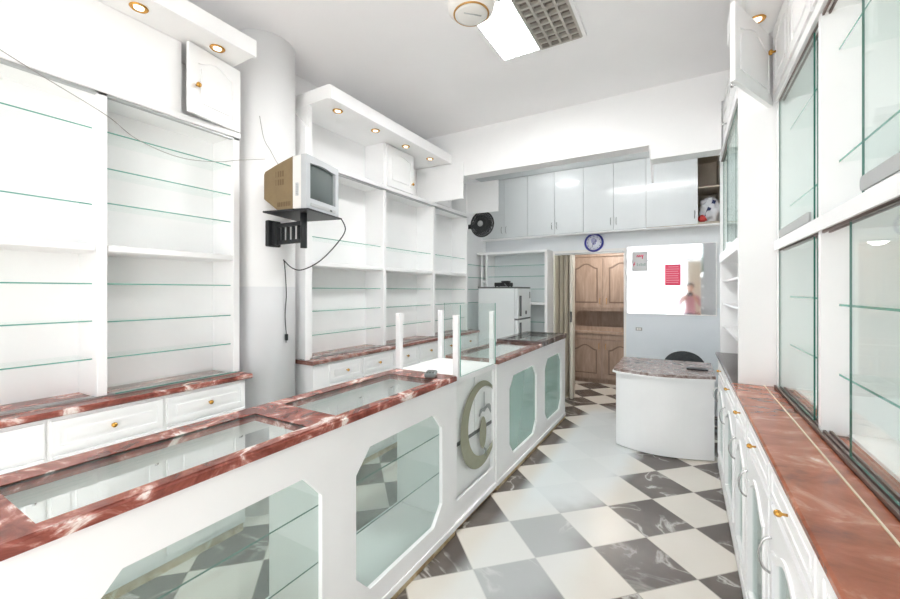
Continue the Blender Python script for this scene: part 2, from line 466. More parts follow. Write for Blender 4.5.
# door frame
bm = new()
box(bm, DX0-.05, DX0, YB-.02, YB+.17, 0, DZ+.04); box(bm, DX1, DX1+.03, YB-.02, YB+.17, 0, DZ+.04); box(bm, DX0, DX1, YB-.02, YB+.17, DZ, DZ+.04)
struct('trim_4', bm, M['offwhite'])
# room behind the doorway
bm = new()
box(bm, -2.1, -2.0, YB+.15, 7.6, 0, 2.28); box(bm, .0, .1, YB+.15, 7.6, 0, 2.28); box(bm, -2.1, .1, 7.5, 7.6, 0, 2.28)
struct('wall_store', bm, M['wall'])
bm = new(); box(bm, -2.1, .1, YB+.15, 7.6, 2.28, 2.325); struct('ceiling_store', bm, M['ceiling'])
# round column between the two shelf runs
bm = new(); lathe(bm, (-2.657, 1.838, 0), [(.218, 0), (.218, ZC)], 'z', 64); struct('column', bm, M['column'])
bm = new(); box(bm, XL, -1.7, YF-.12, YF-.0, 0, ZC); struct('wall_front_blocker', bm, M['wall'])  # unseen wall added to keep daylight off the near left bay
# shop front frame behind the viewpoint
bm = new()
box(bm, -1.7, XR, YF-.06, YF+.0, 2.36, 2.44)
for x in (-1.7, .76): box(bm, x, x+.06, YF-.06, YF, 0, ZC)
box(bm, -1.7, XR, YF-.06, YF, ZC-.08, ZC)
struct('window_1', bm, M['alu'])

# ------------------------------------------------------------------ shelves helper
SHELF_GROUP = 'glass shelves'
_shelf_cache = {}
def glass_shelf(x0, x1, y0, y1, z, label, group, t=.006, mats=None, name='glass_shelf', front=(1, 0, 0)):
    key = (round(x1-x0, 3), round(y1-y0, 3), t, name, front)
    loc = ((x0+x1)/2, (y0+y1)/2, z)
    if key in _shelf_cache:
        o = _shelf_cache[key].copy(); COL.objects.link(o); o.location = loc
        o['label'] = label; o['group'] = group; return o
    bm = new(); slab(bm, x0, x1, y0, y1, z, z+t, front)
    o = obj(name, bm, mats or [M['glass'], M['glassedge']])
    tag(o, label, 'shelf', group); _shelf_cache[key] = o
    return o

# ------------------------------------------------------------------ left wall shelving
UX = -2.50           # front of the uprights
UB = XL+.02          # back
ZR, ZT, ZM = 2.518, 2.965, 1.743
LZ = 1.0
def wall_unit(name_label, y_list, y_c0, y_c1, top_dividers, end_panels, up_w=.042):
    t = thing('shelving_unit', name_label, 'shelving', (UX-.15, (y_list[0]+y_list[-1])/2, LZ))
    y0, y1 = y_list[0], y_list[-1]
    bm = new(); box(bm, XL, UB, y0, y1, LZ, ZT); obj('back_panel', bm, M['white'], t)
    for i, y in enumerate(y_list):
        w0, w1 = y-up_w/2, y+up_w/2
        if i == 0: w0, w1 = y, y+up_w
        if i == len(y_list)-1: w0, w1 = y-up_w, y
        bm = new(); box(bm, UB, UX, w0, w1, LZ, ZT, .003); obj('upright', bm, M['white'], t)
    for a, b in zip(y_list, y_list[1:]):
        bm = new(); prism(bm, [[(UB, ZM-.02), (UX-.02, ZM-.02), (UX-.005, ZM-.012), (UX-.005, ZM+.014), (UX-.02, ZM+.02), (UB, ZM+.02)]], 'y', a+.026, b-.026)
        obj('middle_shelf', bm, M['white'], t)
    bm = new(); box(bm, UB, UX+.012, y0, y1, ZR, ZR+.035, .004); box(bm, UX-.03, UX+.0, y0, y1, ZR-.012, ZR, mi=1)
    obj('cupboard_floor', bm, [M['white'], M['alu']], t)
    for y in top_dividers:
        bm = new(); box(bm, UB, UX-.002, y-.012, y+.012, ZR+.035, ZT); obj('divider', bm, M['white'], t)
    # projecting canopy with a front lip
    bm = new()
    prism(bm, [[(UB, ZT), (-2.29, ZT), (-2.272, ZT-.01), (-2.25, ZT-.01), (-2.25, ZT+.09), (-2.28, ZT+.102), (UB, ZT+.102)]], 'y', y_c0, y_c1)
    obj('canopy', bm, M['white'], t)
    for y, th in end_panels:      # end cheek that curves out under the canopy
        pts = [(UB, LZ), (UX+.01, LZ), (UX+.01, ZT-.18)]
        for k in range(9):
            a = PI/2*k/8; pts.append((UX+.01+.235*(1-math.cos(a)), ZT-.18+.16*math.sin(a)))
        pts += [(-2.252, ZT+.09), (UB, ZT+.09)]
        bm = new(); prism(bm, [pts], 'y', y, y+th); obj('end_cheek', bm, M['white'], t)
    return t

def cup_door(parent, y0, y1, z0, z1, x, arch=.04, knob_at=None, hinge=None, ang=0.):
    """door in the X plane facing +X; hinge 'y1' swings outwards about its far edge by ang"""
    d = bpy.data.objects.new('door', None)
    bm = new(); panel_front(bm, 'x', y0, y1, z0, z1, x, x+.02, .055, .008, arch)
    o = obj('door', bm, M['white'], parent); bpy.data.objects.remove(d)
    if ang:
        c = Vector((x, hinge, 0)) - parent.location
        Mx = Matrix.Translation(c) @ Matrix.Rotation(ang, 4, 'Z') @ Matrix.Translation(-c)
        o.data.transform(Mx)
    if knob_at:
        k = knob(o, (x+.02, knob_at[0], knob_at[1]), 'x', 1)
        if ang: k.data.transform(Mx)
    return o

L1 = wall_unit('white wall shelving with two glass-shelf bays left of the round column', [-.08, .845, 1.558], -.12, 1.51, [1.197], [])
bm = new(); box(bm, UX-.014, UX+.002, -.08, 1.192, ZR+.035, ZT-.002); obj('fascia', bm, M['white'], L1)
cup_door(L1, 1.205, 1.548, ZR+.037, ZT-.014, UX, .04, (1.25, 2.72), 1.548, math.radians(9))
L2 = wall_unit('long white wall shelving with three bays behind the television', [2.107, 3.026, 3.911, 4.756], 2.107, 3.887, [3.026, 3.477, 3.911, 4.27], [(2.075, .042)])
cup_door(L2, 3.04, 3.475, ZR+.037, ZT-.01, UX, .03, (3.44, 2.65))
cup_door(L2, 3.485, 3.905, ZR+.037, ZT-.01, UX, 0, (3.52, 2.65), 3.88, math.radians(90))
cup_door(L2, 3.92, 4.262, ZR+.037, ZT-.01, UX, .03)
cup_door(L2, 4.278, 4.745, ZR+.037, ZT-.01, UX, 0, (4.32, 2.65), 4.725, math.radians(90))

GX0, GX1 = UB+.004, UX-.03
def bay(y0, y1, ups, lows, where, group):
    wu = {1: ['the only one'], 2: ['upper of two', 'lower of two'], 3: ['top of three', 'middle of three', 'bottom of three']}
    for zs, part in ((ups, 'above'), (lows, 'below')):
        for z, w in zip(sorted(zs, reverse=True), wu[len(zs)]):
            glass_shelf(GX0, GX1, y0+.03, y1-.03, z, f'glass shelf, {w} {part} the mid shelf, {where}', group)
bay(-.08, .845, [2.334, 1.956], [1.563, 1.378, 1.19], "bay at the photo's left edge", 'glass shelves left of the column')
bay(.845, 1.558, [2.334, 2.149, 1.973], [1.563, 1.37, 1.186], 'bay beside the round column', 'glass shelves left of the column')
bay(2.13, 3.026, [1.956], [1.55, 1.366, 1.177], 'bay behind the television', 'glass shelves behind the television')
bay(3.026, 3.911, [1.956], [1.55, 1.366, 1.177], 'middle bay past the television', 'glass shelves behind the television')
bay(3.911, 4.756, [1.956], [1.55, 1.366, 1.177], 'bay nearest the refrigerator', 'glass shelves behind the television')
# loose pane lying at the foot of each run
glass_shelf(GX0, UX+.02, .89, 1.525, LZ+.009, 'sheet of glass lying on the marble ledge beside the round column', 'glass sheets lying on the ledges', .005)

# ledges
def ledge(y0, y1, label, mat='marble_red'):
    bm = new()
    prism(bm, [[(XL, .97), (-2.40, .97), (-2.39, .978), (-2.39, .992), (-2.40, LZ), (XL, LZ)]], 'y', y0, y1)
    box(bm, UX-.045, UX-.03, y0, y1, LZ, LZ+.008, mi=1); box(bm, UX-.015, UX, y0, y1, LZ, LZ+.008, mi=1)
    tag(obj('marble_ledge', bm, [M[mat], M['alu']]), label, 'counter top', 'marble ledges of the left wall')
ledge(-.12, 1.578, 'red marble ledge on the drawer cabinets left of the round column')
ledge(2.062, 4.885, 'long dusty brown-red marble ledge on the drawer cabinets behind the television', 'marble_brown')

# base cabinets with one drawer over a door
def base_cabinet(y0, y1, label, group, blank=0.):
    X0, X1 = XL+.01, -2.415
    t = thing('drawer_cabinet', label, 'cabinet', ((X0+X1)/2, (y0+y1)/2, 0), group)
    bm = new(); box(bm, X0, X1, y0, y1, .06, .97, .002); obj('body', bm, M['white'], t)
    bm = new(); box(bm, X0, X1-.02, y0, y1, 0, .06); obj('plinth', bm, M['plinth'], t)
    a, b = y0+.012+blank, y1-.012
    bm = new(); panel_front(bm, 'x', a, b, .812, .952, X1, X1+.014, .026, .005); dr = obj('drawer', bm, M['white'], t)
    knob(dr, (X1+.014, (a+b)/2, .882), 'x', 1, None, .0115)
    bm = new(); panel_front(bm, 'x', a, b, .10, .795, X1, X1+.016, .06, .007, .05); d = obj('door', bm, M['white'], t)
    pull(d, (X1+.016, b-.035, .66), 'x', 1, .09)
    return t
for y0, y1, w in ((-.295, .164, "outside the photo's left edge"), (.164, .623, "at the photo's left edge"), (.623, 1.081, 'middle of the run left of the column'), (1.081, 1.542, 'beside the column')):
    base_cabinet(y0, y1, f'white drawer cabinet under the red marble ledge, {w}', 'drawer cabinets left of the column')
ords = ['first from the column, under the television', 'second from the column', 'third from the column', 'fourth from the column', 'fifth from the column', 'last, behind the refrigerator']
ys = [2.085, 2.608, 3.034, 3.46, 3.887, 4.32, 4.88]
for i, w in enumerate(ords):
    base_cabinet(ys[i], ys[i+1], f'white drawer cabinet of the long left run, {w}', 'drawer cabinets of the long left run', .14 if i == 0 else 0)

# downlights
def downlight(loc, label, group):
    t = thing('recessed_downlight', label, 'light', loc, group)
    bm = new(); lathe(bm, (0, 0, 0), [(.038, .0), (.041, -.004), (.036, -.009), (.029, -.006), (.025, -.001)], 'z', 28); obj('ring', bm, M['brass'], t, True)
    bm = new(); lathe(bm, (0, 0, 0), [(.023, -.001), (.022, -.008), (.012, -.013), (.002, -.014)], 'z', 20); obj('bulb', bm, M['bulb'], t, True)
    return t
d0 = downlight((-2.378, .951, ZT), 'brass recessed downlight in the canopy left of the column, above the open compartment', 'brass canopy downlights')
dup(d0, (-2.378, 1.345, ZT), 'brass recessed downlight in the canopy above the small closed door beside the column')
for y, w in ((2.296, 'nearest the column'), (2.747, 'second from the column'), (3.198, 'third from the column'), (3.633, 'farthest from the column')):
    dup(d0, (-2.378, y, ZT), f'brass recessed downlight in the long left canopy, {w}')

# ------------------------------------------------------------------ wires on the left
M['wirecol'] = principled('grey_wire', (150, 146, 142), .6)
def wire(pts, r, mat, label, name='cable', cat='cable'):
    bm = new(); tube(bm, pts, r, 6, 8); return tag(obj(name, bm, mat), label, cat)
wire([(-2.476, 0.426, 2.571), (-2.485, 0.615, 2.498), (-2.485, 0.853, 2.407), (-2.476, 0.984, 2.325), (-2.485, 1.189, 2.293), (-2.489, 1.394, 2.325), (-2.476, 1.542, 2.375), (-2.452, 1.706, 2.424)], .0019, M['wirecol'],
     'thin pale wire sagging across the shelves left of the column')
wire([(-2.435, 1.656, 2.694), (-2.437, 1.689, 2.555), (-2.437, 1.738, 2.489), (-2.429, 1.796, 2.407), (-2.378, 1.82, 2.383)], .0019, M['wirecol'],
     'thin grey wire running down the round column to the television')

# ------------------------------------------------------------------ television and bracket
tvz = 2.0475
tv = thing('television', 'old tan and silver tube television on the wall bracket', 'television', (-2.03, 1.70, tvz), None, math.radians(13)); tv.scale = (.82, .82, .82)
# local frame: front face on x = 0, near edge y = 0, runs +y; body behind (-x)
W, H = .43, .415
bm = new(); prism(bm, [rect(0, W, 0, H), arched(.045, W-.045, .085, H-.045, .012)], 'x', -.045, 0.); prism(bm, [rect(0, W, 0, H)], 'x', -.05, -.04)
obj('bezel', bm, M['silver'], tv, True)
bm = new(); box(bm, -.13, -.05, .004, W-.004, .004, H-.004, .004); obj('front_shell', bm, M['offwhite'], tv, True)
bm = new()
n = 10; g = [[None]*(n+1) for _ in range(n+1)]
for i in range(n+1):
    for j in range(n+1):
        u, v = i/n, j/n
        g[i][j] = bm.verts.new((-.028+.022*(1-(2*u-1)**2)*(1-(2*v-1)**2), .04+(W-.08)*u, .08+(H-.12)*v))
for i in range(n):
    for j in range(n):
        f = bm.faces.new((g[i][j], g[i+1][j], g[i+1][j+1], g[i][j+1])); f.smooth = True
obj('screen', bm, M['screen'], tv, True)
bm = new()
prof = [[(-.13, .006, .006, H-.006)], [(-.30, .03, .01, H-.05)], [(-.43, .05, .10, H-.09)], [(-.45, .06, .11, H-.11)]]
rings = []
for ((x, i, z0, z1),) in prof:
    rings.append([bm.verts.new(p) for p in ((x, i, z0), (x, W-i, z0), (x, W-i, z1), (x, i, z1))])
for a, b in zip(rings, rings[1:]):
    for k in range(4): bm.faces.new((a[k], a[(k+1) % 4], b[(k+1) % 4], b[k]))
bm.faces.new(rings[0]); bm.faces.new(rings[-1]); bmesh.ops.recalc_face_normals(bm, faces=bm.faces)
rs = obj('rear_shell', bm, M['tan'], tv, True)
bm = new()
for row in range(2):
    for k in range(6):
        x = -.36+.024*k; z = .20+.065*row; yy = .006+.024*(-x-.13)/.17-.002 if x > -.30 else .03+.02*(-x-.30)/.085-.002
        box(bm, x, x+.014, yy, yy+.01, z, z+.045)
v_ = obj('vent', bm, M['tanvent'], rs, True)
bm = new()
for k in range(8):
    x = -.29+.018*k; yy = .006+.024*(-x-.13)/.17-.002
    box(bm, x, x+.009, yy, yy+.01, .03, .065)
v_ = obj('vent', bm, M['tanvent'], rs, True)
bm = new(); box(bm, -.10, -.075, -.001, .004, .10, .20); 
for k in range(5): box(bm, -.096, -.079, -.004, .0, .11+.017*k, .12+.017*k, mi=1)
obj('control_strip', bm, [M['silver'], M['greystrip']], tv, True)
bm = new(); box(bm, 0, .004, .05, W-.05, .025, .05); box(bm, .0, .006, .30, .33, .03, .042, mi=1); obj('control_flap', bm, [M['greystrip'], M['black']], tv, True)

br = thing('television_bracket', 'black swivel bracket on the round column carrying the television', 'bracket', (-2.435, 1.763, 1.833))
bm = new(); box(bm, -2.456, -2.419, 1.71, 1.808, 1.833, 2.01, .006); box(bm, -2.419, -2.378, 1.738, 1.779, 1.842, 1.997, .006); obj('wall_plate', bm, M['black'], br)
bm = new()
box(bm, -2.378, -2.148, 1.751, 1.775, 1.961, 1.985); box(bm, -2.378, -2.148, 1.751, 1.775, 1.846, 1.87)
for k in range(4): box(bm, -2.345+.053*k, -2.333+.053*k, 1.753, 1.773, 1.87, 1.96)
obj('arm', bm, M['black'], br)
bm = new(); lathe(bm, (-2.132, 1.763, 0), [(.021, 1.809), (.021, 2.038)], 'z', 20); obj('post', bm, M['black'], br)
bm = new()
c13, s13 = math.cos(math.radians(13)), math.sin(math.radians(13))
def tvp(x, y): return (-2.03+.82*(x*c13-y*s13), 1.70+.82*(x*s13+y*c13))
prism(bm, [[tvp(.02, -.01), tvp(.02, W+.01), tvp(-.40, W+.01), tvp(-.40, -.01)]], 'z', 2.036, 2.046)
obj('tray', bm, M['black'], br)
wire([(-2.066, 2.025, 2.038), (-2.05, 2.05, 1.956), (-2.091, 2.001, 1.85), (-2.181, 1.935, 1.735), (-2.296, 1.886, 1.678), (-2.394, 1.878, 1.694), (-2.435, 1.837, 1.751)], .004, M['black'],
     'black cable looping from the television tray back to the column')
cb = thing('power_cable', 'black power cable with a plug hanging down the round column', 'cable', (-2.427, 1.853, 1.177))
bm = new(); tube(bm, [(-2.437, 1.845, 1.751), (-2.429, 1.849, 1.669), (-2.425, 1.855, 1.505), (-2.43, 1.849, 1.358), (-2.425, 1.855, 1.227)], .0035, 6); obj('cord', bm, M['black'], cb)
bm = new(); box(bm, -2.434, -2.414, 1.846, 1.864, 1.181, 1.227, .004); box(bm, -2.429, -2.427, 1.849, 1.851, 1.165, 1.181); box(bm, -2.429, -2.427, 1.859, 1.861, 1.165, 1.181); obj('plug', bm, M['black'], cb)

# ------------------------------------------------------------------ display counters
CF, CB = -1.24, -1.68
def display_counter(y0, y1, win, label, bottom, group, glass='glasshaze', left_end=True):
    t = thing('display_counter', label, 'counter', ((CF+CB)/2, (y0+y1)/2, 0), group)
    bm = new(); prism(bm, [rect(y0, y1, .035, .968), octa(*win)], 'x', CF-.022, CF); obj('front_panel', bm, M['white'], t)
    w0, w1, z0, z1 = win
    bm = new(); slab(bm, CF-.030, CF-.024, w0-.02, w1+.02, z0-.02, z1+.02); obj('window_pane', bm, [M[glass], M['glassedge']], t)
    for a in (y0, y1-.018):
        bm = new(); box(bm, CB, CF-.032, a, a+.018, .035, .968); obj('side_panel', bm, M['white'], t)
    bm = new(); box(bm, CB, CB+.018, y0+.018, y1-.018, .90, .968); obj('back_rail', bm, M['white'], t)
    bm = new(); box(bm, CB, CB+.02, y0+.018, y1-.018, .035, .10); obj('base_rail', bm, M['white'], t)
    if bottom:
        bm = new(); box(bm, CB+.02, CF-.032, y0+.018, y1-.018, .09, .105); obj('bottom_shelf', bm, M['white'], t)
    bm = new(); box(bm, CB+.02, CF+.002, y0, y1, 0, .032); obj('plinth', bm, M['plinth'], t)
    bm = new(); box(bm, CF, CF+.008, y0, y1, .032, .07, .003); obj('kick_strip', bm, M['white'], t)
    return t
def counter_shelves(y0, y1, where, zs=(.645, .41)):
    for z, w in zip(zs, ('upper', 'lower')):
        glass_shelf(CB+.03, CF-.06, y0+.022, y1-.022, z, f'{w} glass shelf inside the {where}', 'glass shelves inside the display counters', .006, [M['glass'], M['glassedgedark']], 'counter_shelf')
g_ = 'white display counters with glass tops'
display_counter(.25, 1.21, (.37, 1.115, .165, .82), 'white display counter with octagonal window, nearest the viewer', False, g_)
display_counter(1.21, 2.18, (1.305, 2.03, .165, .818), 'white display counter with octagonal window, next to the emblem gate', True, g_)
display_counter(2.83, 3.93, (3.09, 3.80, .165, .82), 'white display counter just beyond the emblem gate, green-tinted window', True, g_, 'glassgreen')
display_counter(3.93, 4.87, (4.06, 4.71, .165, .82), 'white display counter at the far end of the row, green-tinted window', True, g_, 'glassgreen')
counter_shelves(.25, 1.21, 'nearest display counter'); counter_shelves(1.21, 2.18, 'display counter next to the emblem gate')
counter_shelves(2.83, 3.93, 'counter just beyond the emblem gate'); counter_shelves(3.93, 4.87, 'display counter at the far end')
def marble_top(x0, x1, y0, y1, z0, z1, holes, mat, label, gl='glass'):
    t = thing('marble_slab', label, 'counter top', ((x0+x1)/2, (y0+y1)/2, z0), 'marble tops of the display counters')
    bm = new(); prism(bm, [rect(x0, x1, y0, y1)]+[rect(*h) for h in holes], 'z', z0, z1)
    es = [e for e in bm.edges if abs(e.verts[0].co.z-z1) < 1e-5 and abs(e.verts[1].co.z-z1) < 1e-5 and
          all(abs(v.co.x-x1) < 1e-5 for v in e.verts)]
    bmesh.ops.bevel(bm, geom=es, offset=.008, segments=3, affect='EDGES')
    obj('slab', bm, mat, t)
    for h in holes:
        bm = new(); slab(bm, h[0]-.0, h[1]+.0, h[2]-.0, h[3]+.0, z1-.010, z1-.002); obj('glass_top', bm, [M[gl], M['glassedge']], t)
    return t
marble_top(-1.70, -1.225, .235, 2.18, .968, 1.0, [(-1.605, -1.275, .31, 1.07), (-1.625, -1.28, 1.225, 2.02)], M['marble_red'], 'red marble top with two glass panes on the near display counters')
marble_top(-1.70, -1.225, 2.83, 3.93, .968, 1.0, [(-1.66, -1.30, 2.87, 3.91)], M['marble_brown'], 'brown marble top with a glass pane just beyond the emblem gate')
marble_top(-1.72, -1.225, 3.93, 4.89, .968, 1.020, [(-1.65, -1.30, 3.98, 4.80)], M['marble_dark'], 'dark marble top with a glass pane at the far end counter')
# filler under the raised far top
# small device on the marble corner
dv = thing('card_terminal', 'small grey device on the red marble corner by the gate', 'device', (-1.36, 2.09, 1.0), None, math.radians(25))
bm = new(); box(bm, -.035, .035, -.055, .055, 0, .028, .008); obj('body', bm, M['grey'], dv, True)
bm = new()
for i in range(3):
    for j in range(4): box(bm, -.024+.018*i, -.012+.018*i, -.045+.016*j, -.034+.016*j, .028, .032)
obj('keypad', bm, M['fridgedark'], dv, True)
bm = new(); box(bm, -.024, .024, .022, .046, .0275, .030); obj('display', bm, M['black'], dv, True)

# ------------------------------------------------------------------ emblem gate between the counters
gt = thing('counter_gate', 'white gate with glass panel and frosted crescent emblem between the counters', 'gate', (-1.46, 2.505, 0))
G0, G1 = 2.19, 2.82
bm = new()
prism(bm, [rect(G0, G1, .035, .955), rect(G0+.035, G1-.02, .19, .935)], 'x', CF-.03, CF-.012)
obj('frame', bm, M['white'], gt)
bm = new(); slab(bm, CF-.026, CF-.020, G0+.02, G1-.01, .18, .94); gp = obj('glass_panel', bm, [M['glassgate'], M['glassedge']], gt)
# crescent, flask-like bowl and serpent film on the glass
fx0, fx1 = CF-.0195, CF-.0180
YC = 2.79
def clip(pts): return [(min(u, YC), v) for u, v in pts]
a_t = math.acos((YC-2.592)/.306)
outer = circle(2.592, .577, .306, 60, a_t, 2*PI-a_t)
b_t = math.acos(min(1, (YC-2.640)/.246))
inner = circle(2.640, .590, .246, 60, b_t, 2*PI-b_t)
bm = new(); prism(bm, [outer+inner[::-1]], 'x', fx0, fx1); obj('crescent', bm, M['emblem'], gp)
def film(name, pts, mat='emblem_edge'):
    bm = new(); prism(bm, [pts], 'x', fx0, fx1); obj(name, bm, M[mat], gp)
film('bowl_stem', [(2.640, .665), (2.650, .665), (2.650, .795), (2.640, .795)])
film('bowl', [(2.555, .640), (2.575, .632), (2.60, .655), (2.625, .660), (2.640, .650), (2.655, .650), (2.675, .664), (2.705, .668), (2.735, .640), (2.755, .612), (2.765, .625), (2.758, .668),
              (2.735, .69), (2.69, .694), (2.652, .682), (2.62, .68), (2.58, .678)])
film('serpent_head', circle(2.625, .505, .056, 28, 0, 2*PI, .115), 'emblem')
film('serpent_tail', [(2.645, .395), (2.68, .37), (2.67, .345), (2.70, .33), (2.685, .30), (2.655, .345), (2.66, .362), (2.64, .38)])
# leaves of the cupboard behind the glass
for a, b in ((G0+.01, 2.509), (2.519, G1-.01)):
    bm = new(); box(bm, CF-.044, CF-.032, a, b, .545, .93); obj('rear_leaf', bm, M['white'], gt)
bm = new(); box(bm, CB, CF-.032, G0, G0+.006, .035, .955); obj('cheek', bm, M['white'], gt)
bm = new(); box(bm, CB, CF-.032, G1-.006, G1, .035, .955); obj('cheek', bm, M['white'], gt)
bm = new(); box(bm, CB, CF-.032, G0+.006, G1-.006, .10, .12); obj('bottom_shelf', bm, M['white'], gt)
bm = new(); box(bm, CF-.046, CF-.036, G0+.006, G1-.006, .515, .545); obj('gap_shade_strip', bm, M['fridgedark'], gt)  # dark strip standing in for the shaded gap below the leaves
bm = new(); box(bm, CF-.062, CF-.048, G0+.006, G1-.006, .12, .93); obj('inner_board', bm, M['white'], gt)
bm = new(); box(bm, CB+.02, CF-.016, G0, G1, 0, .035); obj('plinth', bm, M['plinth'], gt)
bm = new(); box(bm, CF-.012, CF+.004, G0, G1, .03, .065, .003); obj('kick_strip', bm, M['white'], gt)
# showcase frame standing on the gate
sc = thing('showcase_stand', 'white four-posted display stand with glass sides on the emblem gate', 'stand', (-1.48, 2.51, .955))
bm = new(); box(bm, -1.745, CF-.004, G0+.005, G1-.005, .955, .980, .004); obj('platform', bm, M['white'], sc)
for x, y in ((-1.262, 2.24), (-1.262, 2.795), (-1.722, 2.24), (-1.722, 2.795)):
    bm = new(); box(bm, x-.019, x+.019, y-.019, y+.019, .980, 1.375, .004); obj('post', bm, M['white'], sc)
bm = new(); slab(bm, -1.70, -1.245, 2.8145, 2.8195, .980, 1.435); obj('glass_side', bm, [M['glassdoor'], M['glassedge']], sc)
bm = new(); slab(bm, -1.242, -1.236, 2.25, 2.80, .980, 1.44)
obj('glass_front', bm, [M['glass'], M['glassedge']], sc)

# ------------------------------------------------------------------ refrigerator
fr = thing('refrigerator', 'small white two-door refrigerator in the far left corner', 'refrigerator', (-2.14, 5.15, 0))
FX0, FX1, FY0, FY1 = -2.42, -1.90, 4.90, 5.40
bm = new(); box(bm, FX0, FX1, FY0, FY1, .03, 1.565, .006); obj('cabinet', bm, M['fridge'], fr)
bm = new(); box(bm, FX0-.003, FX1+.045, FY0-.003, FY1+.003, 1.565, 1.585, .004); obj('top_cover', bm, M['fridgedark'], fr)
bm = new(); box(bm, FX1+.004, FX1+.05, FY0, FY1, 1.17, 1.56, .008); fd = obj('freezer_door', bm, M['fridge'], fr)
bm = new(); box(bm, FX1+.004, FX1+.05, FY0, FY1, .06, 1.15, .008); ld = obj('fridge_door', bm, M['fridge'], fr)
bm = new(); box(bm, FX1+.05, FX1+.075, FY0+.05, FY0+.075, 1.20, 1.47, .005); obj('handle', bm, M['fridgedark'], fd)
bm = new(); box(bm, FX1+.05, FX1+.075, FY0+.05, FY0+.075, .68, 1.12, .005); obj('handle', bm, M['fridgedark'], ld)
bm = new(); box(bm, FX1+.0, FX1+.045, FY0+.005, FY1-.005, 1.148, 1.172); obj('door_gap', bm, M['fridgedark'], fr)
bm = new(); lathe(bm, (FX1+.05, 5.20, 1.24), [(.026, 0), (.026, .006), (.001, .007)], 'x', 18); obj('magnet', bm, M['black'], fd)
bm = new(); box(bm, FX1+.05, FX1+.052, 5.34, 5.375, 1.43, 1.52); obj('badge', bm, M['grey'], fd)
bm = new()
for x in (FX0+.05, FX1-.05):
    for y in (FY0+.05, FY1-.05): lathe(bm, (x, y, 0), [(.02, 0), (.02, .03)], 'z', 12)
obj('foot', bm, M['black'], fr)
bx = thing('receiver_box', 'black electronic box lying on top of the refrigerator', 'device', (-2.14, 5.12, 1.585))
bm = new(); box(bm, -2.25, -2.03, 5.05, 5.19, 1.593, 1.645, .008); obj('body', bm, M['blackplastic'], bx)
bm = new(); box(bm, -2.16, -2.05, 5.07, 5.16, 1.645, 1.668, .01); obj('lid', bm, M['blackplastic'], bx)
bm = new()
for x in (-2.235, -2.045):
    for y in (5.065, 5.175): lathe(bm, (x, y, 1.585), [(.01, 0), (.01, .009)], 'z', 10)
obj('foot', bm, M['black'], bx)
bm = new(); tube(bm, [(-2.09, 5.05, 1.62), (-2.085, 5.02, 1.63), (-2.06, 5.02, 1.60)], .006, 6); obj('port', bm, M['grey'], bx)

# ------------------------------------------------------------------ shelves on the back wall
bk = thing('shelving_unit', 'white shelving on the back wall between the refrigerator and the doorway', 'shelving', (-2.3, 5.7, 0))
BX0, BX1, BY0 = XL, -1.66, 5.55
bm = new(); box(bm, BX0, BX1, YB-.02, YB, 0, 2.10); obj('back_panel', bm, M['whitegloss'], bk)
for x, w in ((-2.62, .03), (-2.70, .03), (BX1-.04, .04)):
    bm = new(); box(bm, x, x+w, BY0, YB-.02, 0, 2.08, .002); obj('upright', bm, M['white'], bk)
bm = new(); box(bm, BX0, BX1, BY0-.02, YB-.02, 2.08, 2.115, .003); obj('top', bm, M['white'], bk)
bm = new(); box(bm, -2.59, BX1-.04, BY0, YB-.02, 1.335, 1.36); obj('middle_shelf', bm, M['white'], bk)
for z in (1.66, 1.36):
    bm = new(); box(bm, -2.67, -2.62, BY0+.02, YB-.02, z, z+.03); obj('cubby_shelf', bm, M['white'], bk)
for z, w in zip((1.90, 1.74, 1.555, 1.08, .80), ('topmost', 'second from the top', 'third from the top', 'fourth from the top', 'lowest')):
    glass_shelf(-2.588, BX1-.042, BY0+.03, YB-.022, z, f'glass shelf of the back wall shelving, {w}', 'glass shelves on the back wall', .007, front=(0, -1, 0))
for z, w in zip((1.90, 1.72, 1.55, 1.36), ('topmost', 'second from the top', 'third from the top', 'lowest')):
    glass_shelf(XL, -2.61, 4.80, BY0-.03, z, f'glass shelf on the left wall behind the refrigerator, {w}', 'glass shelves in the corner bay', .007)

# ------------------------------------------------------------------ overhead cupboards
OY = 5.70
def overhead(x0, x1, label, open_right=None):
    t = thing('overhead_cupboard', label, 'cupboard', ((x0+x1)/2, OY+.2, 2.336), 'overhead cupboards on the back wall')
    Z0, Z1 = 2.336, 3.235
    bm = new()
    box(bm, x0, x0+.015, OY+.02, OY+.6, Z0, Z1); box(bm, x1-.015, x1, OY+.02, OY+.6, Z0, Z1)
    box(bm, x0+.015, x1-.015, OY+.02, OY+.6, Z0, Z0+.03); box(bm, x0+.015, x1-.015, OY+.02, OY+.6, Z1-.015, Z1); box(bm, x0+.015, x1-.015, OY+.58, OY+.6, Z0+.03, Z1-.015)
    obj('carcass', bm, M['interior'] if open_right else M['whitegloss'], t)
    xm = open_right or (x0+x1)/2
    bm = new(); box(bm, x0+.003, xm-.002, OY, OY+.02, Z0+.01, Z1, .002); d = obj('door', bm, M['whitegloss'], t)
    pull(d, (xm-.035, OY, 2.46), 'y', -1, .10)
    bm = new()
    if open_right:
        box(bm, x1-.022, x1-.002, OY-.24, OY, Z0+.01, Z1, .002); d = obj('door', bm, M['whitegloss'], t)
        bm = new(); box(bm, xm, x1-.015, OY+.02, OY+.5, 2.78, 2.795); obj('shelf', bm, M['interior'], t)
    else:
        box(bm, xm+.002, x1-.003, OY, OY+.02, Z0+.01, Z1, .002); d = obj('door', bm, M['whitegloss'], t)
        pull(d, (xm+.035, OY, 2.46), 'y', -1, .10)
    return t
overhead(-2.75, -2.0, 'glossy white overhead cupboard above the back shelving, beside the fan')
overhead(-2.0, -1.20, 'glossy white overhead cupboard above the accordion door')
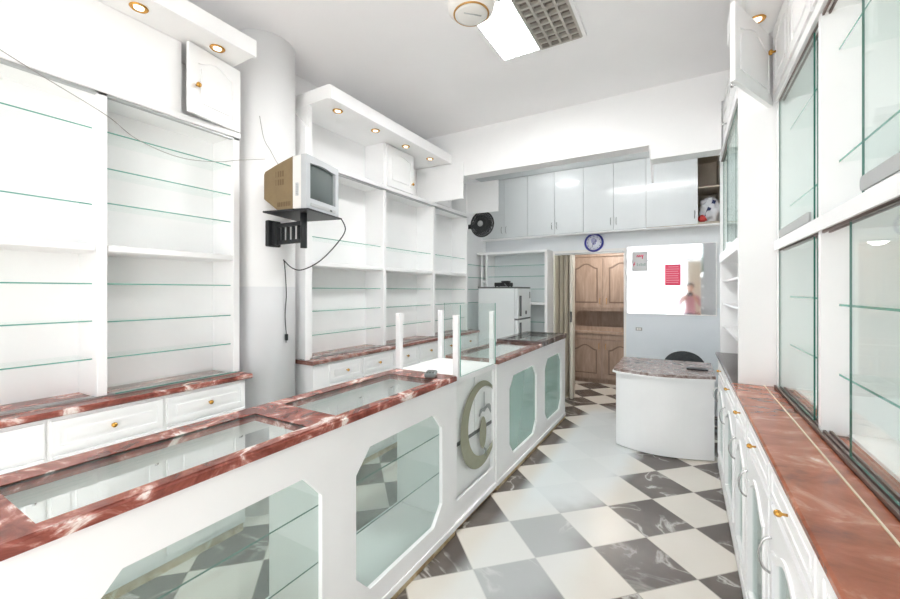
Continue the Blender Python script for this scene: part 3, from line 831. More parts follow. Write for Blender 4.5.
overhead(-1.20, -.42, 'glossy white overhead cupboard above the clock')
overhead(-.42, .385, 'glossy white overhead cupboard with its right side open and dark, holding bags', .146)
bm = new(); box(bm, .385, XR, OY+.02, OY+.06, 2.336, 3.235); struct('trim_5', bm, M['wall'])
bg = thing('plastic_bag', 'white plastic bag with navy print in the open overhead cupboard', 'bag', (.2, 5.86, 2.366))
bm = new(); ball(bm, (.285, 5.86, 2.50), .12, 1.0, .9, 1.1, 4, .35, 2.2, 3); 
for v in bm.verts: v.co.z = max(v.co.z, 2.367)
obj('sack', bm, M['bag'], bg)
bm = new(); ball(bm, (.27, 5.90, 2.63), .07, 1.3, .8, .8, 3, .5, 3, 5); obj('knot', bm, M['bag'], bg)
bm = new(); prism(bm, [[(.215, 2.44), (.245, 2.43), (.285, 2.53), (.25, 2.55)]], 'y', 5.755, 5.79); prism(bm, [[(.285, 2.585), (.32, 2.575), (.335, 2.62), (.30, 2.635)]], 'y', 5.78, 5.83); obj('print', bm, M['navy'], bg)
bm = new(); ball(bm, (.195, 5.79, 2.415), .045, 1, .8, .95, 3, .4, 3, 9)
for v in bm.verts: v.co.z = max(v.co.z, 2.367)
tag(obj('plastic_bag', bm, M['red']), 'small red plastic bag beside the white bag in the open overhead cupboard', 'bag')

# tube lamps under the rear ceiling; the first is unseen, added as fill
tk = thing('tube_lamp', 'added unseen fill tube on the lowered rear ceiling, behind the beam', 'light', (-.4, 4.25, 3.2))
bm = new(); box(bm, -1.1, .3, 4.22, 4.28, 3.21, 3.24, .003); obj('housing', bm, M['alu'], tk)
bm = new(); tube(bm, [(-1.08, 4.25, 3.195), (.28, 4.25, 3.195)], .014, 12, 1, False); obj('tube', bm, M['tube_fill'], tk)
tl = thing('tube_lamp', 'slim lit tube lamp under the lowered ceiling in front of the overhead cupboards', 'light', (-1.45, 5.1, 3.2))
bm = new(); box(bm, -1.72, -1.12, 5.08, 5.13, 3.215, 3.24, .003); obj('housing', bm, M['alu'], tl)
bm = new(); tube(bm, [(-1.70, 5.105, 3.202), (-1.42, 5.105, 3.202)], .012, 12, 1, False); obj('tube', bm, M['tube_on'], tl)
bm = new(); box(bm, -1.41, -1.13, 5.09, 5.12, 3.195, 3.215); obj('ballast', bm, M['greystrip'], tl)

# wall fan
fn = thing('wall_fan', 'black round wall fan below the open cupboard door in the far left corner', 'fan', (-2.5, 5.1, 2.42))
FA = (-2.41, 5.0, 2.455)
bm = new(); torus(bm, FA, .172, .009, 'y', 40, 8); torus(bm, (FA[0], FA[1]-.022, FA[2]), .148, .004, 'y', 40, 6); torus(bm, (FA[0], FA[1]-.05, FA[2]), .07, .004, 'y', 40, 6); torus(bm, (FA[0], FA[1]-.04, FA[2]), .11, .004, 'y', 40, 6)
for k in range(84):
    a = 2*PI*k/84; c, s = math.cos(a), math.sin(a)
    tube(bm, [(FA[0]+.035*c, FA[1]-.055, FA[2]+.035*s), (FA[0]+.11*c, FA[1]-.042, FA[2]+.11*s), (FA[0]+.172*c, FA[1], FA[2]+.172*s), (FA[0]+.12*c, FA[1]+.05, FA[2]+.12*s), (FA[0]+.04*c, FA[1]+.06, FA[2]+.04*s)], .0034, 5, 3)
obj('grille', bm, M['black'], fn)
bm = new(); lathe(bm, (FA[0], FA[1]-.062, FA[2]), [(.040, 0), (.040, .012)], 'y', 24); obj('grille_cap', bm, M['greystrip'], fn)
for k in range(3):
    bm = new(); pts = []
    for i in range(9):
        t_ = i/8; rr = .04+.105*t_; pts.append((rr, .30*math.sin(PI*t_)*.16+.012))
    a0 = 2*PI*k/3
    q = [(FA[0]+r_*math.cos(a0)-w_*math.sin(a0), FA[2]+r_*math.sin(a0)+w_*math.cos(a0)) for r_, w_ in pts] + [(FA[0]+r_*math.cos(a0)+w_*math.sin(a0), FA[2]+r_*math.sin(a0)-w_*math.cos(a0)) for r_, w_ in pts[::-1]]
    prism(bm, [q], 'y', FA[1]-.006, FA[1]+.006); obj('blade', bm, M['blackplastic'], fn)
bm = new(); lathe(bm, FA, [(.035, -.045), (.045, -.02), (.055, .06), (.06, .13), (.03, .16)], 'y', 24); obj('motor', bm, M['blackplastic'], fn)
bm = new(); box(bm, XL, FA[0]+.03, FA[1]+.10, FA[1]+.15, FA[2]-.03, FA[2]+.03, .006); box(bm, XL, XL+.02, FA[1]+.05, FA[1]+.20, FA[2]-.10, FA[2]+.10, .004); obj('mount', bm, M['blackplastic'], fn)

# ------------------------------------------------------------------ clock
ck = thing('wall_clock', 'round wall clock with dark blue rim above the doorway', 'clock', (-1.10, YB, 2.2))
kc = (-1.085, YB, 2.205)
bm = new(); lathe(bm, kc, [(.125, 0), (.130, -.02), (.122, -.035), (.104, -.035), (.103, -.015)], 'y', 48); obj('rim', bm, M['blue'], ck)
bm = new(); lathe(bm, kc, [(.105, -.0155), (.105, -.018)], 'y', 48); fc = obj('dial', bm, M['face'], ck)
bm = new()
for k in range(12):
    a = 2*PI*k/12; x, z = kc[0]+.088*math.sin(a), kc[2]+.088*math.cos(a); box(bm, x-.004, x+.004, kc[1]-.0195, kc[1]-.018, z-.006, z+.006)
obj('hour_mark', bm, M['blue'], fc)
lav = principled('lavender_print', (120, 118, 178), .5)
bm = new()
for x, z0, z1 in ((-.030, .0, .055), (-.018, -.025, .062), (-.004, -.035, .07), (.010, -.03, .06), (.022, -.02, .05), (.032, .005, .04)):
    box(bm, kc[0]+x-.004, kc[0]+x+.004, kc[1]-.0195, kc[1]-.018, kc[2]+z0, kc[2]+z1)
obj('dial_print', bm, lav, fc)
bm = new(); prism(bm, [[(kc[0]-.003, kc[2]-.012), (kc[0]+.004, kc[2]-.012), (kc[0]+.035, kc[2]+.04), (kc[0]+.03, kc[2]+.043)]], 'y', kc[1]-.023, kc[1]-.0205); obj('hour_hand', bm, M['navy'], ck)
bm = new(); prism(bm, [[(kc[0]-.003, kc[2]+.012), (kc[0]+.003, kc[2]+.012), (kc[0]-.025, kc[2]-.07), (kc[0]-.029, kc[2]-.068)]], 'y', kc[1]-.026, kc[1]-.0235); obj('minute_hand', bm, M['navy'], ck)

# ------------------------------------------------------------------ accordion door
ac = thing('accordion_door', 'folded beige accordion door pushed to one side of the doorway', 'door', (-1.5, YB-.05, 0))
xs = [-1.615+.033*i for i in range(8)]
for i in range(7):
    ya, yb_ = (YB-.10, YB+.02) if i % 2 == 0 else (YB+.02, YB-.10)
    bm = new(); prism(bm, [[(xs[i], ya), (xs[i+1], yb_), (xs[i+1]+.008, yb_), (xs[i]+.008, ya)]], 'z', .012, 2.045); obj('panel', bm, M['beige'], ac)
bm = new(); box(bm, -1.392, -1.352, YB-.12, YB+.02, .008, 2.045, .004); lp = obj('lead_post', bm, M['beige'], ac)
bm = new(); box(bm, -1.385, -1.362, YB-.135, YB-.12, 1.09, 1.24, .006); obj('handle', bm, M['blackplastic'], lp)
bm = new(); box(bm, -1.62, -.70, YB-.06, YB-.02, 2.045, 2.07); obj('track', bm, M['alu'], ac)

# ------------------------------------------------------------------ wooden dresser in the back room
wd = thing('wooden_dresser', 'limed wood kitchen dresser with arched doors seen through the doorway', 'cabinet', (-1.15, 7.2, 0))
KX0, KX1 = -1.72, -.30; KY = 6.92
bm = new(); box(bm, KX0, KX1, KY+.02, 7.48, .07, .82); box(bm, KX0, KX1, KY+.06, 7.48, .0, .07); obj('base_carcass', bm, M['wood'], wd)
bm = new(); box(bm, KX0-.02, KX1, KY-.02, 7.48, .82, .86, .006); obj('worktop', bm, M['wood'], wd)
bm = new(); box(bm, KX0, KX1, KY+.10, 7.48, 1.24, 2.10); box(bm, KX0-.02, KX1, KY+.06, 7.48, 2.10, 2.16, .012); obj('upper_carcass', bm, M['wood'], wd)
bm = new(); box(bm, KX0, KX1, 7.44, 7.48, .86, 1.24); box(bm, KX0, KX1, KY+.14, KY+.18, .86, .93); obj('splashback', bm, M['wood'], wd)
pts = [(KX0, 1.24), (KX0, .88)]
for k in range(9): pts.append((KX0+.02+.10*math.sin(PI/2*k/8), .88+.26*k/8))
for k in range(9): pts.append((KX0+.12+.10*(1-math.cos(PI/2*k/8)), 1.14+.06*math.sin(PI/2*k/8)))
pts += [(KX1, 1.20), (KX1, 1.24)]
bm = new(); prism(bm, [pts], 'y', KY+.10, KY+.12); obj('apron', bm, M['wood'], wd)
for x0, x1 in ((-1.69, -1.165), (-1.14, -.62)):
    bm = new(); panel_front(bm, 'y', x0, x1, 1.255, 2.07, KY+.10, KY+.08, .075, .012, .08, 1); d = obj('upper_door', bm, [M['wood'], M['woodshade']], wd)
    pull(d, (x1-.04 if x0 < -1.5 else x0+.04, KY+.08, 1.36), 'y', -1, .10, M['gold'])
    bm = new(); panel_front(bm, 'y', x0, x1, .085, .72, KY+.02, KY, .075, .012, .08, 1); d = obj('lower_door', bm, [M['wood'], M['woodshade']], wd)
    pull(d, (x1-.04 if x0 < -1.5 else x0+.04, KY, .62), 'y', -1, .10, M['gold'])
    bm = new(); box(bm, x0, x1, KY, KY+.02, .735, .81, .004); obj('drawer', bm, M['wood'], wd)

# ------------------------------------------------------------------ mirror with notices
mr = thing('wall_mirror', 'wide mirror on the back wall behind the desk', 'mirror', (-.17, YB-.01, 1.25))
MX0, MX1, MZ0, MZ1 = -.655, .335, 1.235, 2.115
bm = new(); box(bm, MX0, MX1, YB-.020, YB-.002, MZ0, MZ1); obj('mirror_glass', bm, M['mirror'], mr)
bm = new()
prism(bm, [rect(MX0-.012, MX1+.012, MZ0-.012, MZ1+.012), rect(MX0, MX1, MZ0, MZ1)], 'y', YB-.026, YB-.002); obj('frame', bm, M['white'], mr)
def notice(x0, x1, z0, z1, paper, ink, label, kind):
    t = thing('paper_notice', label, 'notice', ((x0+x1)/2, YB-.024, z0))
    bm = new(); box(bm, x0, x1, YB-.0235, YB-.021, z0, z1); p = obj('sheet', bm, paper, t)
    w, h = x1-x0, z1-z0; ya, yb_ = YB-.0250, YB-.0236
    if kind == 'red':
        bm = new()
        for k in range(8):
            z = z1-h*(.12+.105*k); a = x0+w*(.08 if k else .22); b = x1-w*(.1+.12*random.random())
            box(bm, a, b, ya, yb_, z-.004, z+.004)
        obj('writing', bm, ink, p)
    else:
        bm = new()
        tube(bm, [(x0+w*.30, ya, z0+h*.72), (x0+w*.36, ya, z0+h*.82), (x0+w*.42, ya, z0+h*.73), (x0+w*.48, ya, z0+h*.82), (x0+w*.53, ya, z0+h*.73), (x0+w*.60, ya, z0+h*.82), (x0+w*.66, ya, z0+h*.75), (x0+w*.72, ya, z0+h*.82), (x0+w*.66, ya, z0+h*.62)], .0045, 6)
        tube(bm, [(x0+w*.12, ya, z0+h*.26), (x0+w*.16, ya, z0+h*.40), (x0+w*.21, ya, z0+h*.47)], .004, 6)
        tube(bm, [(x0+w*.09, ya, z0+h*.35), (x0+w*.22, ya, z0+h*.36)], .004, 6)
        obj('writing', bm, ink, p)
        bm = new()
        for k in range(5):
            a = x0+w*(.32+.12*k); box(bm, a, a+w*.07, ya, yb_, z0+h*.27, z0+h*(.38 if k % 2 else .42))
        obj('line_of_writing', bm, M['greenink'], p)
    return t
notice(-.60, -.412, 1.79, 2.05, M['greypaper'], M['pinkink'], 'grey paper notice with pink handwriting stuck on the mirror', 'grey')
notice(-.212, -.034, 1.60, 1.87, M['pinkpaper'], M['whiteink'], 'pink-red paper notice with pale lines of text stuck on the mirror', 'red')
ot = thing('wall_socket', 'small grey socket on the wall below the mirror', 'socket', (-.52, YB-.013, 1.0))
bm = new(); box(bm, -.555, -.475, YB-.024, YB-.012, 1.005, 1.05, .004); obj('plate', bm, M['greystrip'], ot)
bm = new(); box(bm, -.54, -.52, YB-.027, YB-.024, 1.015, 1.04, .002); box(bm, -.512, -.492, YB-.027, YB-.024, 1.015, 1.04, .002); obj('switch', bm, M['offwhite'], ot)

# ------------------------------------------------------------------ desk and chair
dk = thing('reception_desk', 'white curved-front desk with a grey-brown marble top', 'desk', (-.17, 4.6, 0))
def arc(y0, bulge, x0=-.585, x1=.235, n=18): return [(x0+(x1-x0)*i/n, y0-bulge*math.sin(PI*(i/n)**.85)) for i in range(n+1)]
fr_ = arc(4.28, .12)
bm = new(); prism(bm, [fr_+[(x, y+.03) for x, y in fr_[::-1]]], 'z', .012, .725); 
for f in bm.faces: f.smooth = False
obj('front_panel', bm, M['white'], dk)
bm = new(); box(bm, -.585, -.56, 4.31, 5.02, .012, .725); obj('side_panel', bm, M['white'], dk)
bm = new(); box(bm, .21, .235, 4.31, 5.02, .012, .725); obj('side_panel', bm, M['white'], dk)
bm = new(); box(bm, -.56, .21, 4.32, 4.98, 0, .02); obj('base', bm, M['plinth'], dk)
tp = arc(4.255, .125, -.615, .245)
bm = new(); prism(bm, [tp+[(.245, 5.05), (-.615, 5.05)]], 'z', .725, .742); obj('top_rim', bm, M['white'], dk)
tp = arc(4.262, .125, -.605, .245)
bm = new(); prism(bm, [tp+[(.245, 5.045), (-.605, 5.045)]], 'z', .742, .768); obj('marble_top', bm, M['marble_desk'], dk)
tag(obj('desk_tray', box(new(), .02, .20, 4.50, 4.60, .768, .782, .005), M['blackplastic']), 'flat dark box lying on the marble desk top', 'box')

ch = thing('office_chair', 'dark grey office chair tucked behind the marble-topped desk', 'chair', (-.0, 5.28, 0))
bm = new()
pts = []
for k in range(25):
    a = PI*k/24; pts.append((.225*math.cos(a), .56+.27*math.sin(a)**.7))
pts += [(-.20, .52), (.20, .52)]
prism(bm, [pts], 'y', 5.36, 5.41); bmesh.ops.bevel(bm, geom=[e for e in bm.edges if len(e.link_faces) == 2 and e.calc_face_angle(0) > 1.2], offset=.014, segments=3, affect='EDGES')
for f in bm.faces: f.smooth = True
obj('backrest', bm, M['fabric'], ch)
bm = new(); box(bm, -.22, .22, 5.08, 5.48, .43, .49, .025, 3); obj('seat', bm, M['fabric'], ch)
bm = new(); box(bm, -.03, .03, 5.40, 5.43, .42, .62, .005); box(bm, -.03, .03, 5.28, 5.43, .405, .43, .005); obj('back_support', bm, M['black'], ch)
bm = new(); lathe(bm, (0, 5.28, 0), [(.03, .09), (.03, .25), (.02, .25), (.02, .43)], 'z', 16); obj('gas_lift', bm, M['black'], ch)
for k in range(5):
    a = 2*PI*k/5+.3; c, s = math.cos(a), math.sin(a)
    bm = new(); tube(bm, [(0, 5.28, .11), (.14*c, 5.28+.14*s, .09), (.25*c, 5.28+.25*s, .065)], .018, 8, 3); lg = obj('leg', bm, M['black'], ch)
    bm = new(); lathe(bm, (.25*c, 5.28+.25*s-.015, .025), [(.024, 0), (.024, .03)], 'y', 14); obj('caster', bm, M['blackplastic'], lg)

# ------------------------------------------------------------------ right side
RF = .255            # front of the base cabinets
RX = .44             # front of the near wall unit
RB = .80
MZ = 1.0
# marble ledge
bm = new()
prism(bm, [[(RF-.012, .975), (RF-.018, .981), (RF-.018, .994), (RF-.012, 1.0), (RB, 1.0), (RB, .97), (RF-.012, .97)]], 'y', -.3, 2.82)
box(bm, RX-.055, RX-.050, -.3, 2.82, 1.0, 1.003, mi=1)
tag(obj('marble_ledge', bm, [M['marble_orange'], M['tanedge']]), 'russet marble ledge along the right wall cabinets', 'counter top')
bm = new()
prism(bm, [[(RF-.012, .97), (RF-.018, .981), (RF-.018, .994), (RF-.012, 1.0), (RB, 1.0), (RB, .97)]], 'y', 2.82, 4.18)
tag(obj('marble_ledge', bm, M['marble_dark']), 'dark marble ledge under the open right shelves by the desk', 'counter top')

def right_base(y0, y1, label, group, glassdoor=True, handle_far=True):
    t = thing('glazed_cabinet', label, 'cabinet', ((RF+RB)/2, (y0+y1)/2, 0), group)
    X0 = RF+.022
    bm = new()
    box(bm, X0, RB, y0, y0+.015, .06, .97); box(bm, X0, RB, y1-.015, y1, .06, .97); box(bm, X0, RB, y0+.015, y1-.015, .06, .08)
    box(bm, RB-.015, RB, y0+.015, y1-.015, .08, .97); box(bm, X0, RB-.015, y0+.015, y1-.015, .80, .82); box(bm, X0+.05, RB-.015, y0+.015, y1-.015, .43, .445)
    obj('carcass', bm, M['white'], t)
    bm = new(); box(bm, RF+.004, X0, y0, y0+.018, .06, .97); box(bm, RF+.004, X0, y1-.018, y1, .06, .97); box(bm, RF+.004, X0, y0+.018, y1-.018, .95, .97); box(bm, RF+.004, X0, y0+.018, y1-.018, .06, .09); obj('face_frame', bm, M['white'], t)
    bm = new(); box(bm, RF+.03, RB, y0, y1, 0, .06); obj('plinth', bm, M['plinth'], t)
    bm = new(); box(bm, RF-.002, RF+.004, y0, y1, .015, .085); obj('kick_strip', bm, M['white'], t)
    a, b = y0+.022, y1-.022
    bm = new(); panel_front(bm, 'x', a, b, .83, .945, RF+.02, RF, .022, .005); dr = obj('drawer', bm, M['white'], t)
    knob(dr, (RF, (a+b)/2, .89), 'x', -1, None, .0095)
    z0, z1 = .095, .80
    bm = new(); fld = arched(a+.075, b-.075, z0+.08, z1-.075, .075)
    prism(bm, [rect(a, b, z0, z1), fld], 'x', RF+.02, RF)
    # raised bead round the opening
    f2 = arched(a+.055, b-.055, z0+.06, z1-.055, .075)
    prism(bm, [f2, fld], 'x', RF, RF-.007)
    d = obj('door', bm, M['white'], t)
    bm = new(); slab(bm, RF+.011, RF+.015, a+.06, b-.06, z0+.065, z1-.06); obj('door_pane', bm, [M['glasshaze'], M['glassedge']], d)
    hy = b-.03 if handle_far else a+.03
    pull(d, (RF, hy, .64), 'x', -1, .12, M['chrome'])
    bm = new()
    for z in (.68, .60, .2): lathe(bm, (X0+.006, (a+.05 if handle_far else b-.05), z), [(.012, 0), (.012, .02)], 'x', 10)
    obj('hinge', bm, M['brass'], t)
    return t
gb = 'white drawer cabinets with glazed arched doors on the right'
right_base(.02, .60, 'white cabinet with arched glazed door under the russet ledge, below the viewpoint', gb)
right_base(.60, 1.18, "white cabinet with arched glazed door, cut by the photo's bottom edge", gb)
right_base(1.18, 1.76, 'white cabinet whose brass drawer knob is the nearer of the two seen', gb)
right_base(1.76, 2.34, 'white cabinet whose brass drawer knob is the farther of the two seen', gb)
right_base(2.34, 2.82, 'white glazed cabinet under the far end of the russet ledge', gb)
right_base(2.82, 3.50, 'white glazed cabinet under the dark ledge, next to the russet ledge', gb)
right_base(3.50, 4.18, 'white glazed cabinet under the dark ledge, beside the desk', gb)

# near display cabinet with sliding glass
ru = thing('display_cabinet', 'tall white wall cabinet with sliding glass doors above the russet ledge', 'cabinet', (.62, 1.3, 1.0))
Y0, Y1 = -.3, 2.80
bm = new(); box(bm, RB-.012, RB, Y0, Y1, MZ, 3.3); obj('back_panel', bm, M['white'], ru)
for a, b in ((Y0, Y0+.03), (.60, .63), (1.985, 2.015), (2.77, 2.80)):
    bm = new(); box(bm, RX-.0, RB-.012, a, b, MZ+.0, 2.96); obj('partition', bm, M['white'], ru)
def rail(z0, z1, nm):
    bm = new(); box(bm, RX-.005, RB-.012, Y0, Y1, z0, z1); box(bm, RX-.012, RX-.005, Y0, Y1, z0-.004, z1+.004, .002)
    for x in (RX+.004, RX+.022): box(bm, x, x+.006, Y0, Y1, z0-.010, z0, mi=1); box(bm, x, x+.006, Y0, Y1, z1, z1+.006, mi=1)
    obj(nm, bm, [M['white'], M['track']], ru)
bm = new(); box(bm, RX+.075, RB-.012, Y0+.03, Y1-.03, MZ, MZ+.012); obj('bottom_board', bm, M['white'], ru)
rail(1.755, 1.80, 'middle_rail'); rail(2.565, 2.60, 'top_rail')
bm = new()
for x in (RX-.012, RX+.006, RX+.024): box(bm, x, x+.008, Y0, Y1, MZ, MZ+.014)
box(bm, RX-.012, RX+.032, Y0, Y1, MZ, MZ+.004); obj('bottom_track', bm, M['track'], ru)
bm = new(); prism(bm, [[(RB, 2.96), (.27, 2.96), (.245, 2.945), (.215, 2.945), (.215, 3.07), (.24, 3.09), (RB, 3.09)]], 'y', Y0, 2.81); obj('canopy', bm, M['white'], ru)
def r_door(y0, y1, lab, kn):
    bm = new(); panel_front(bm, 'x', y0, y1, 2.61, 2.95, RX, RX-.02, .05, .008, .03); d = obj('door', bm, M['white'], ru)
    knob(d, (RX-.02, kn, 2.80), 'x', -1)
r_door(2.04, 2.40, '', 2.08); r_door(2.42, 2.765, '', 2.70); r_door(1.32, 1.66, '', 1.37); r_door(1.68, 2.01, '', 1.96)
def r_glass(x, y0, y1, z0, z1, strip, nm='sliding_door'):
    bm = new(); slab(bm, x, x+.006, y0, y1, z0, z1); d = obj(nm, bm, [M['glassdoor'], M['glassedgedark']], ru)
    if strip:
        bm = new(); prism(bm, [rrect(strip[0], strip[1], z0+.004, z0+.046, .016)], 'x', x-.006, x); obj('grip_strip', bm, M['greystrip'], d)
za, zb, zc, zd = MZ+.016, 1.750, 1.812, 2.556
r_glass(RX+.004, 2.10, 2.768, zc, zd, None); r_glass(RX+.024, 2.02, 2.145, zc, zd, None)
r_glass(RX+.004, 2.10, 2.768, za, zb, None); r_glass(RX+.024, 2.02, 2.145, za, zb, None)
bm = new(); prism(bm, [rrect(2.13, 2.72, zc, zc+.04, .015)], 'x', RX-.004, RX+.004); obj('grip_strip', bm, M['greystrip'], ru)
r_glass(RX+.004, .70, 1.60, zc, zd, (.72, 1.595)); r_glass(RX+.004, .66, 1.70, za, zb, None)
r_glass(RX+.024, .64, 1.2, zc, zd, None); r_glass(RX+.024, .64, 1.2, za, zb, None)
gs = 'glass shelves in the right display cabinet'
for z, w in zip((2.41, 2.0), ('upper', 'lower')):
    glass_shelf(RX+.05, RB-.014, .64, 1.983, z, f'{w} glass shelf above the rail, nearest bay of the right cabinet', gs, .008, front=(-1, 0, 0))
    glass_shelf(RX+.05, RB-.014, 2.02, 2.765, z-.02, f'{w} glass shelf above the rail, second bay of the right cabinet', gs, .008, front=(-1, 0, 0))
for z, w in zip((1.475, 1.22), ('upper', 'lower')):
    glass_shelf(RX+.05, RB-.014, .64, 1.983, z, f'{w} glass shelf below the rail, nearest bay of the right cabinet', gs, .008, front=(-1, 0, 0))
    glass_shelf(RX+.05, RB-.014, 2.02, 2.765, z+.02, f'{w} glass shelf below the rail, second bay of the right cabinet', gs, .008, front=(-1, 0, 0))
dl = dup(d0, (.33, 2.63, 2.96), 'brass recessed downlight in the right canopy above the open cupboard door')
dup(d0, (.33, 1.95, 2.96), 'brass recessed downlight in the right canopy, nearer the viewer')

# far section, flush with the base cabinets
rf = thing('display_cabinet', 'white cabinet by the desk with sliding glass over open shelves', 'cabinet', (.53, 3.5, 1.0))
FX = .27
bm = new(); box(bm, RB-.012, RB, 2.82, 4.18, MZ, 3.0); obj('back_panel', bm, M['white'], rf)
bm = new(); box(bm, FX, RB-.012, 2.82, 2.85, MZ, 3.0); obj('near_side', bm, M['white'], rf)
bm = new(); box(bm, FX, RB-.012, 4.15, 4.18, MZ, 3.0); obj('far_side', bm, M['white'], rf)
bm = new(); box(bm, FX-.006, RB-.012, 2.85, 4.15, 1.77, 1.84); box(bm, FX+.006, FX+.03, 2.85, 4.15, 1.84, 1.85, mi=1); obj('middle_rail', bm, [M['white'], M['track']], rf)
bm = new(); box(bm, FX-.006, RB-.012, 2.85, 4.15, 2.65, 2.68); box(bm, FX+.006, FX+.03, 2.85, 4.15, 2.64, 2.65, mi=1); obj('top_rail', bm, [M['white'], M['track']], rf)
for z in (1.605, 1.415, 1.215):
    bm = new(); box(bm, FX+.02, RB-.012, 2.85, 4.15, z, z+.014); obj('shelf', bm, M['white'], rf)
for x, a, b in ((FX+.006, 2.9, 3.6), (FX+.02, 3.2, 4.14)):
    bm = new(); slab(bm, x, x+.006, a, b, 1.852, 2.638); obj('sliding_door', bm, [M['glassdoor'], M['glassedgedark']], rf)
for a, b in ((2.87, 3.49), (3.51, 4.14)):
    bm = new(); panel_front(bm, 'x', a, b, 2.69, 2.98, FX+.02, FX, .05, .008, .03); d = obj('door', bm, M['white'], rf); knob(d, (FX, a+.05, 2.76), 'x', -1, M['chrome'])
bm = new(); box(bm, FX, RB, 2.82, 4.18, 3.0, 3.03); obj('top', bm, M['white'], rf)
for z, w in zip((2.4, 2.1), ('upper', 'lower')):
    glass_shelf(FX+.06, RB-.014, 2.86, 4.14, z, f'{w} glass shelf behind the sliding glass of the cabinet by the desk', 'glass shelves in the cabinet by the desk', .008, front=(-1, 0, 0))
# open cupboard door hinged on the far section
bm = new(); Ld = .50
panel_front(bm, 'x', -Ld, 0, 2.55, 2.93, -.011, -.022, .055, .006, .05); panel_front(bm, 'x', -Ld, 0, 2.55, 2.93, -.011, 0, .055, .006, .05)
bm.transform(Matrix.Translation((.425, 2.815, 0)) @ Matrix.Rotation(math.radians(-25), 4, 'Z'))
d = obj('open_door', bm, M['white'], ru)

# ------------------------------------------------------------------ ceiling lights
cl = thing('ceiling_panel_light', 'square recessed ceiling light with one half lit and a bare louvre half', 'light', (-.89, 2.54, ZC))
PX0, PX1, PY0, PY1 = -1.18, -.61, 2.25, 2.838
PM = -.90
bm = new(); prism(bm, [rect(PX0-.03, PX1+.03, PY0-.03, PY1+.03), rect(PX0, PM-.01, PY0, PY1), rect(PM+.01, PX1, PY0, PY1)], 'z', ZC-.022, ZC-.001); obj('frame', bm, M['white'], cl)
bm = new(); box(bm, PX0, PM-.01, PY0, PY1, ZC-.012, ZC-.002); lt = obj('lit_tray', bm, M['lamp_on'], cl)
bm = new()
for k in range(2): x = PX0+.09*(k+1); box(bm, x-.004, x+.004, PY0, PY1, ZC-.022, ZC-.013)
box(bm, PX0, PM-.01, PY1-.055, PY1-.048, ZC-.022, ZC-.013)
obj('louvre_blade', bm, M['white'], lt)
bm = new(); box(bm, PM+.01, PX1, PY0, PY1, ZC-.006, ZC-.001); lv = obj('louvre_tray', bm, M['louvredark'], cl)
bm = new()
for k in range(5): x = PM+.01+(PX1-PM-.01)*k/4; box(bm, x-.008, x+.008, PY0, PY1, ZC-.03, ZC-.006)
for k in range(10): y = PY0+(PY1-PY0)*k/9; box(bm, PM+.01, PX1, y-.008, y+.008, ZC-.029, ZC-.006)
obj('louvre_grid', bm, M['louvre'], lv)
bm = new()
for x in (PM+.01+.0875*.5+.02, PX1-.07): tube(bm, [(x, PY0+.02, ZC-.012), (x, PY1-.02, ZC-.012)], .006, 8, 1, False)
obj('unlit_tube', bm, M['offwhite'], lv)

rl = thing('pendant_lamp', 'round white ceiling fitting with a gold ring in front of the panel light', 'light', (-.99, 1.915, 3.0))
LC = (-.988, 1.915)
bm = new(); lathe(bm, (LC[0], LC[1], 0), [(.074, 3.018), (.102, 3.021), (.123, 3.039), (.128, 3.072), (.115, 3.113), (.05, 3.137), (.025, 3.145)], 'z', 48); obj('shade', bm, M['offwhite'], rl)
bm = new(); torus(bm, (LC[0], LC[1], 3.018), .092, .005, 'z', 48, 8); obj('gold_ring', bm, M['gold'], rl)
bm = new(); lathe(bm, (LC[0], LC[1], 0), [(.087, 3.019), (.087, 3.012), (.074, 3.009), (.002, 3.007)], 'z', 40); obj('diffuser', bm, M['offwhite'], rl)
bm = new(); lathe(bm, (LC[0], LC[1], 0), [(.012, 3.14), (.012, 3.29), (.05, 3.295), (.05, ZC)], 'z', 20); obj('stem', bm, M['offwhite'], rl)
bm = new(); tube(bm, [(LC[0]-.02, LC[1]-.045, 3.006), (LC[0]+.05, LC[1]+.02, 3.004)], .003, 6, 1, False); obj('pull_cord', bm, M['greystrip'], rl)

# ------------------------------------------------------------------ shop front things that the mirror shows
cu = thing('strip_curtain', 'beige pleated curtain at the shop front, seen in the mirror', 'curtain', (.3, -1.0, .3))
bm = new()
n = 60; A = [(.06+.46*i/n, -.96+.035*math.sin(i*2*PI/7.5)) for i in range(n+1)]
prism(bm, [A+[(x, y-.006) for x, y in A[::-1]]], 'z', .4, 2.33); obj('cloth', bm, M['beige'], cu)
bm = new(); tube(bm, [(-.0, -.96, 2.345), (.70, -.96, 2.345)], .012, 10, 1, False); obj('rod', bm, M['alu'], cu)
bm = new(); box(bm, .0, .02, -1.098, -.95, 2.335, 2.355); box(bm, .68, .70, -1.098, -.95, 2.335, 2.355); obj('rod_bracket', bm, M['alu'], cu)

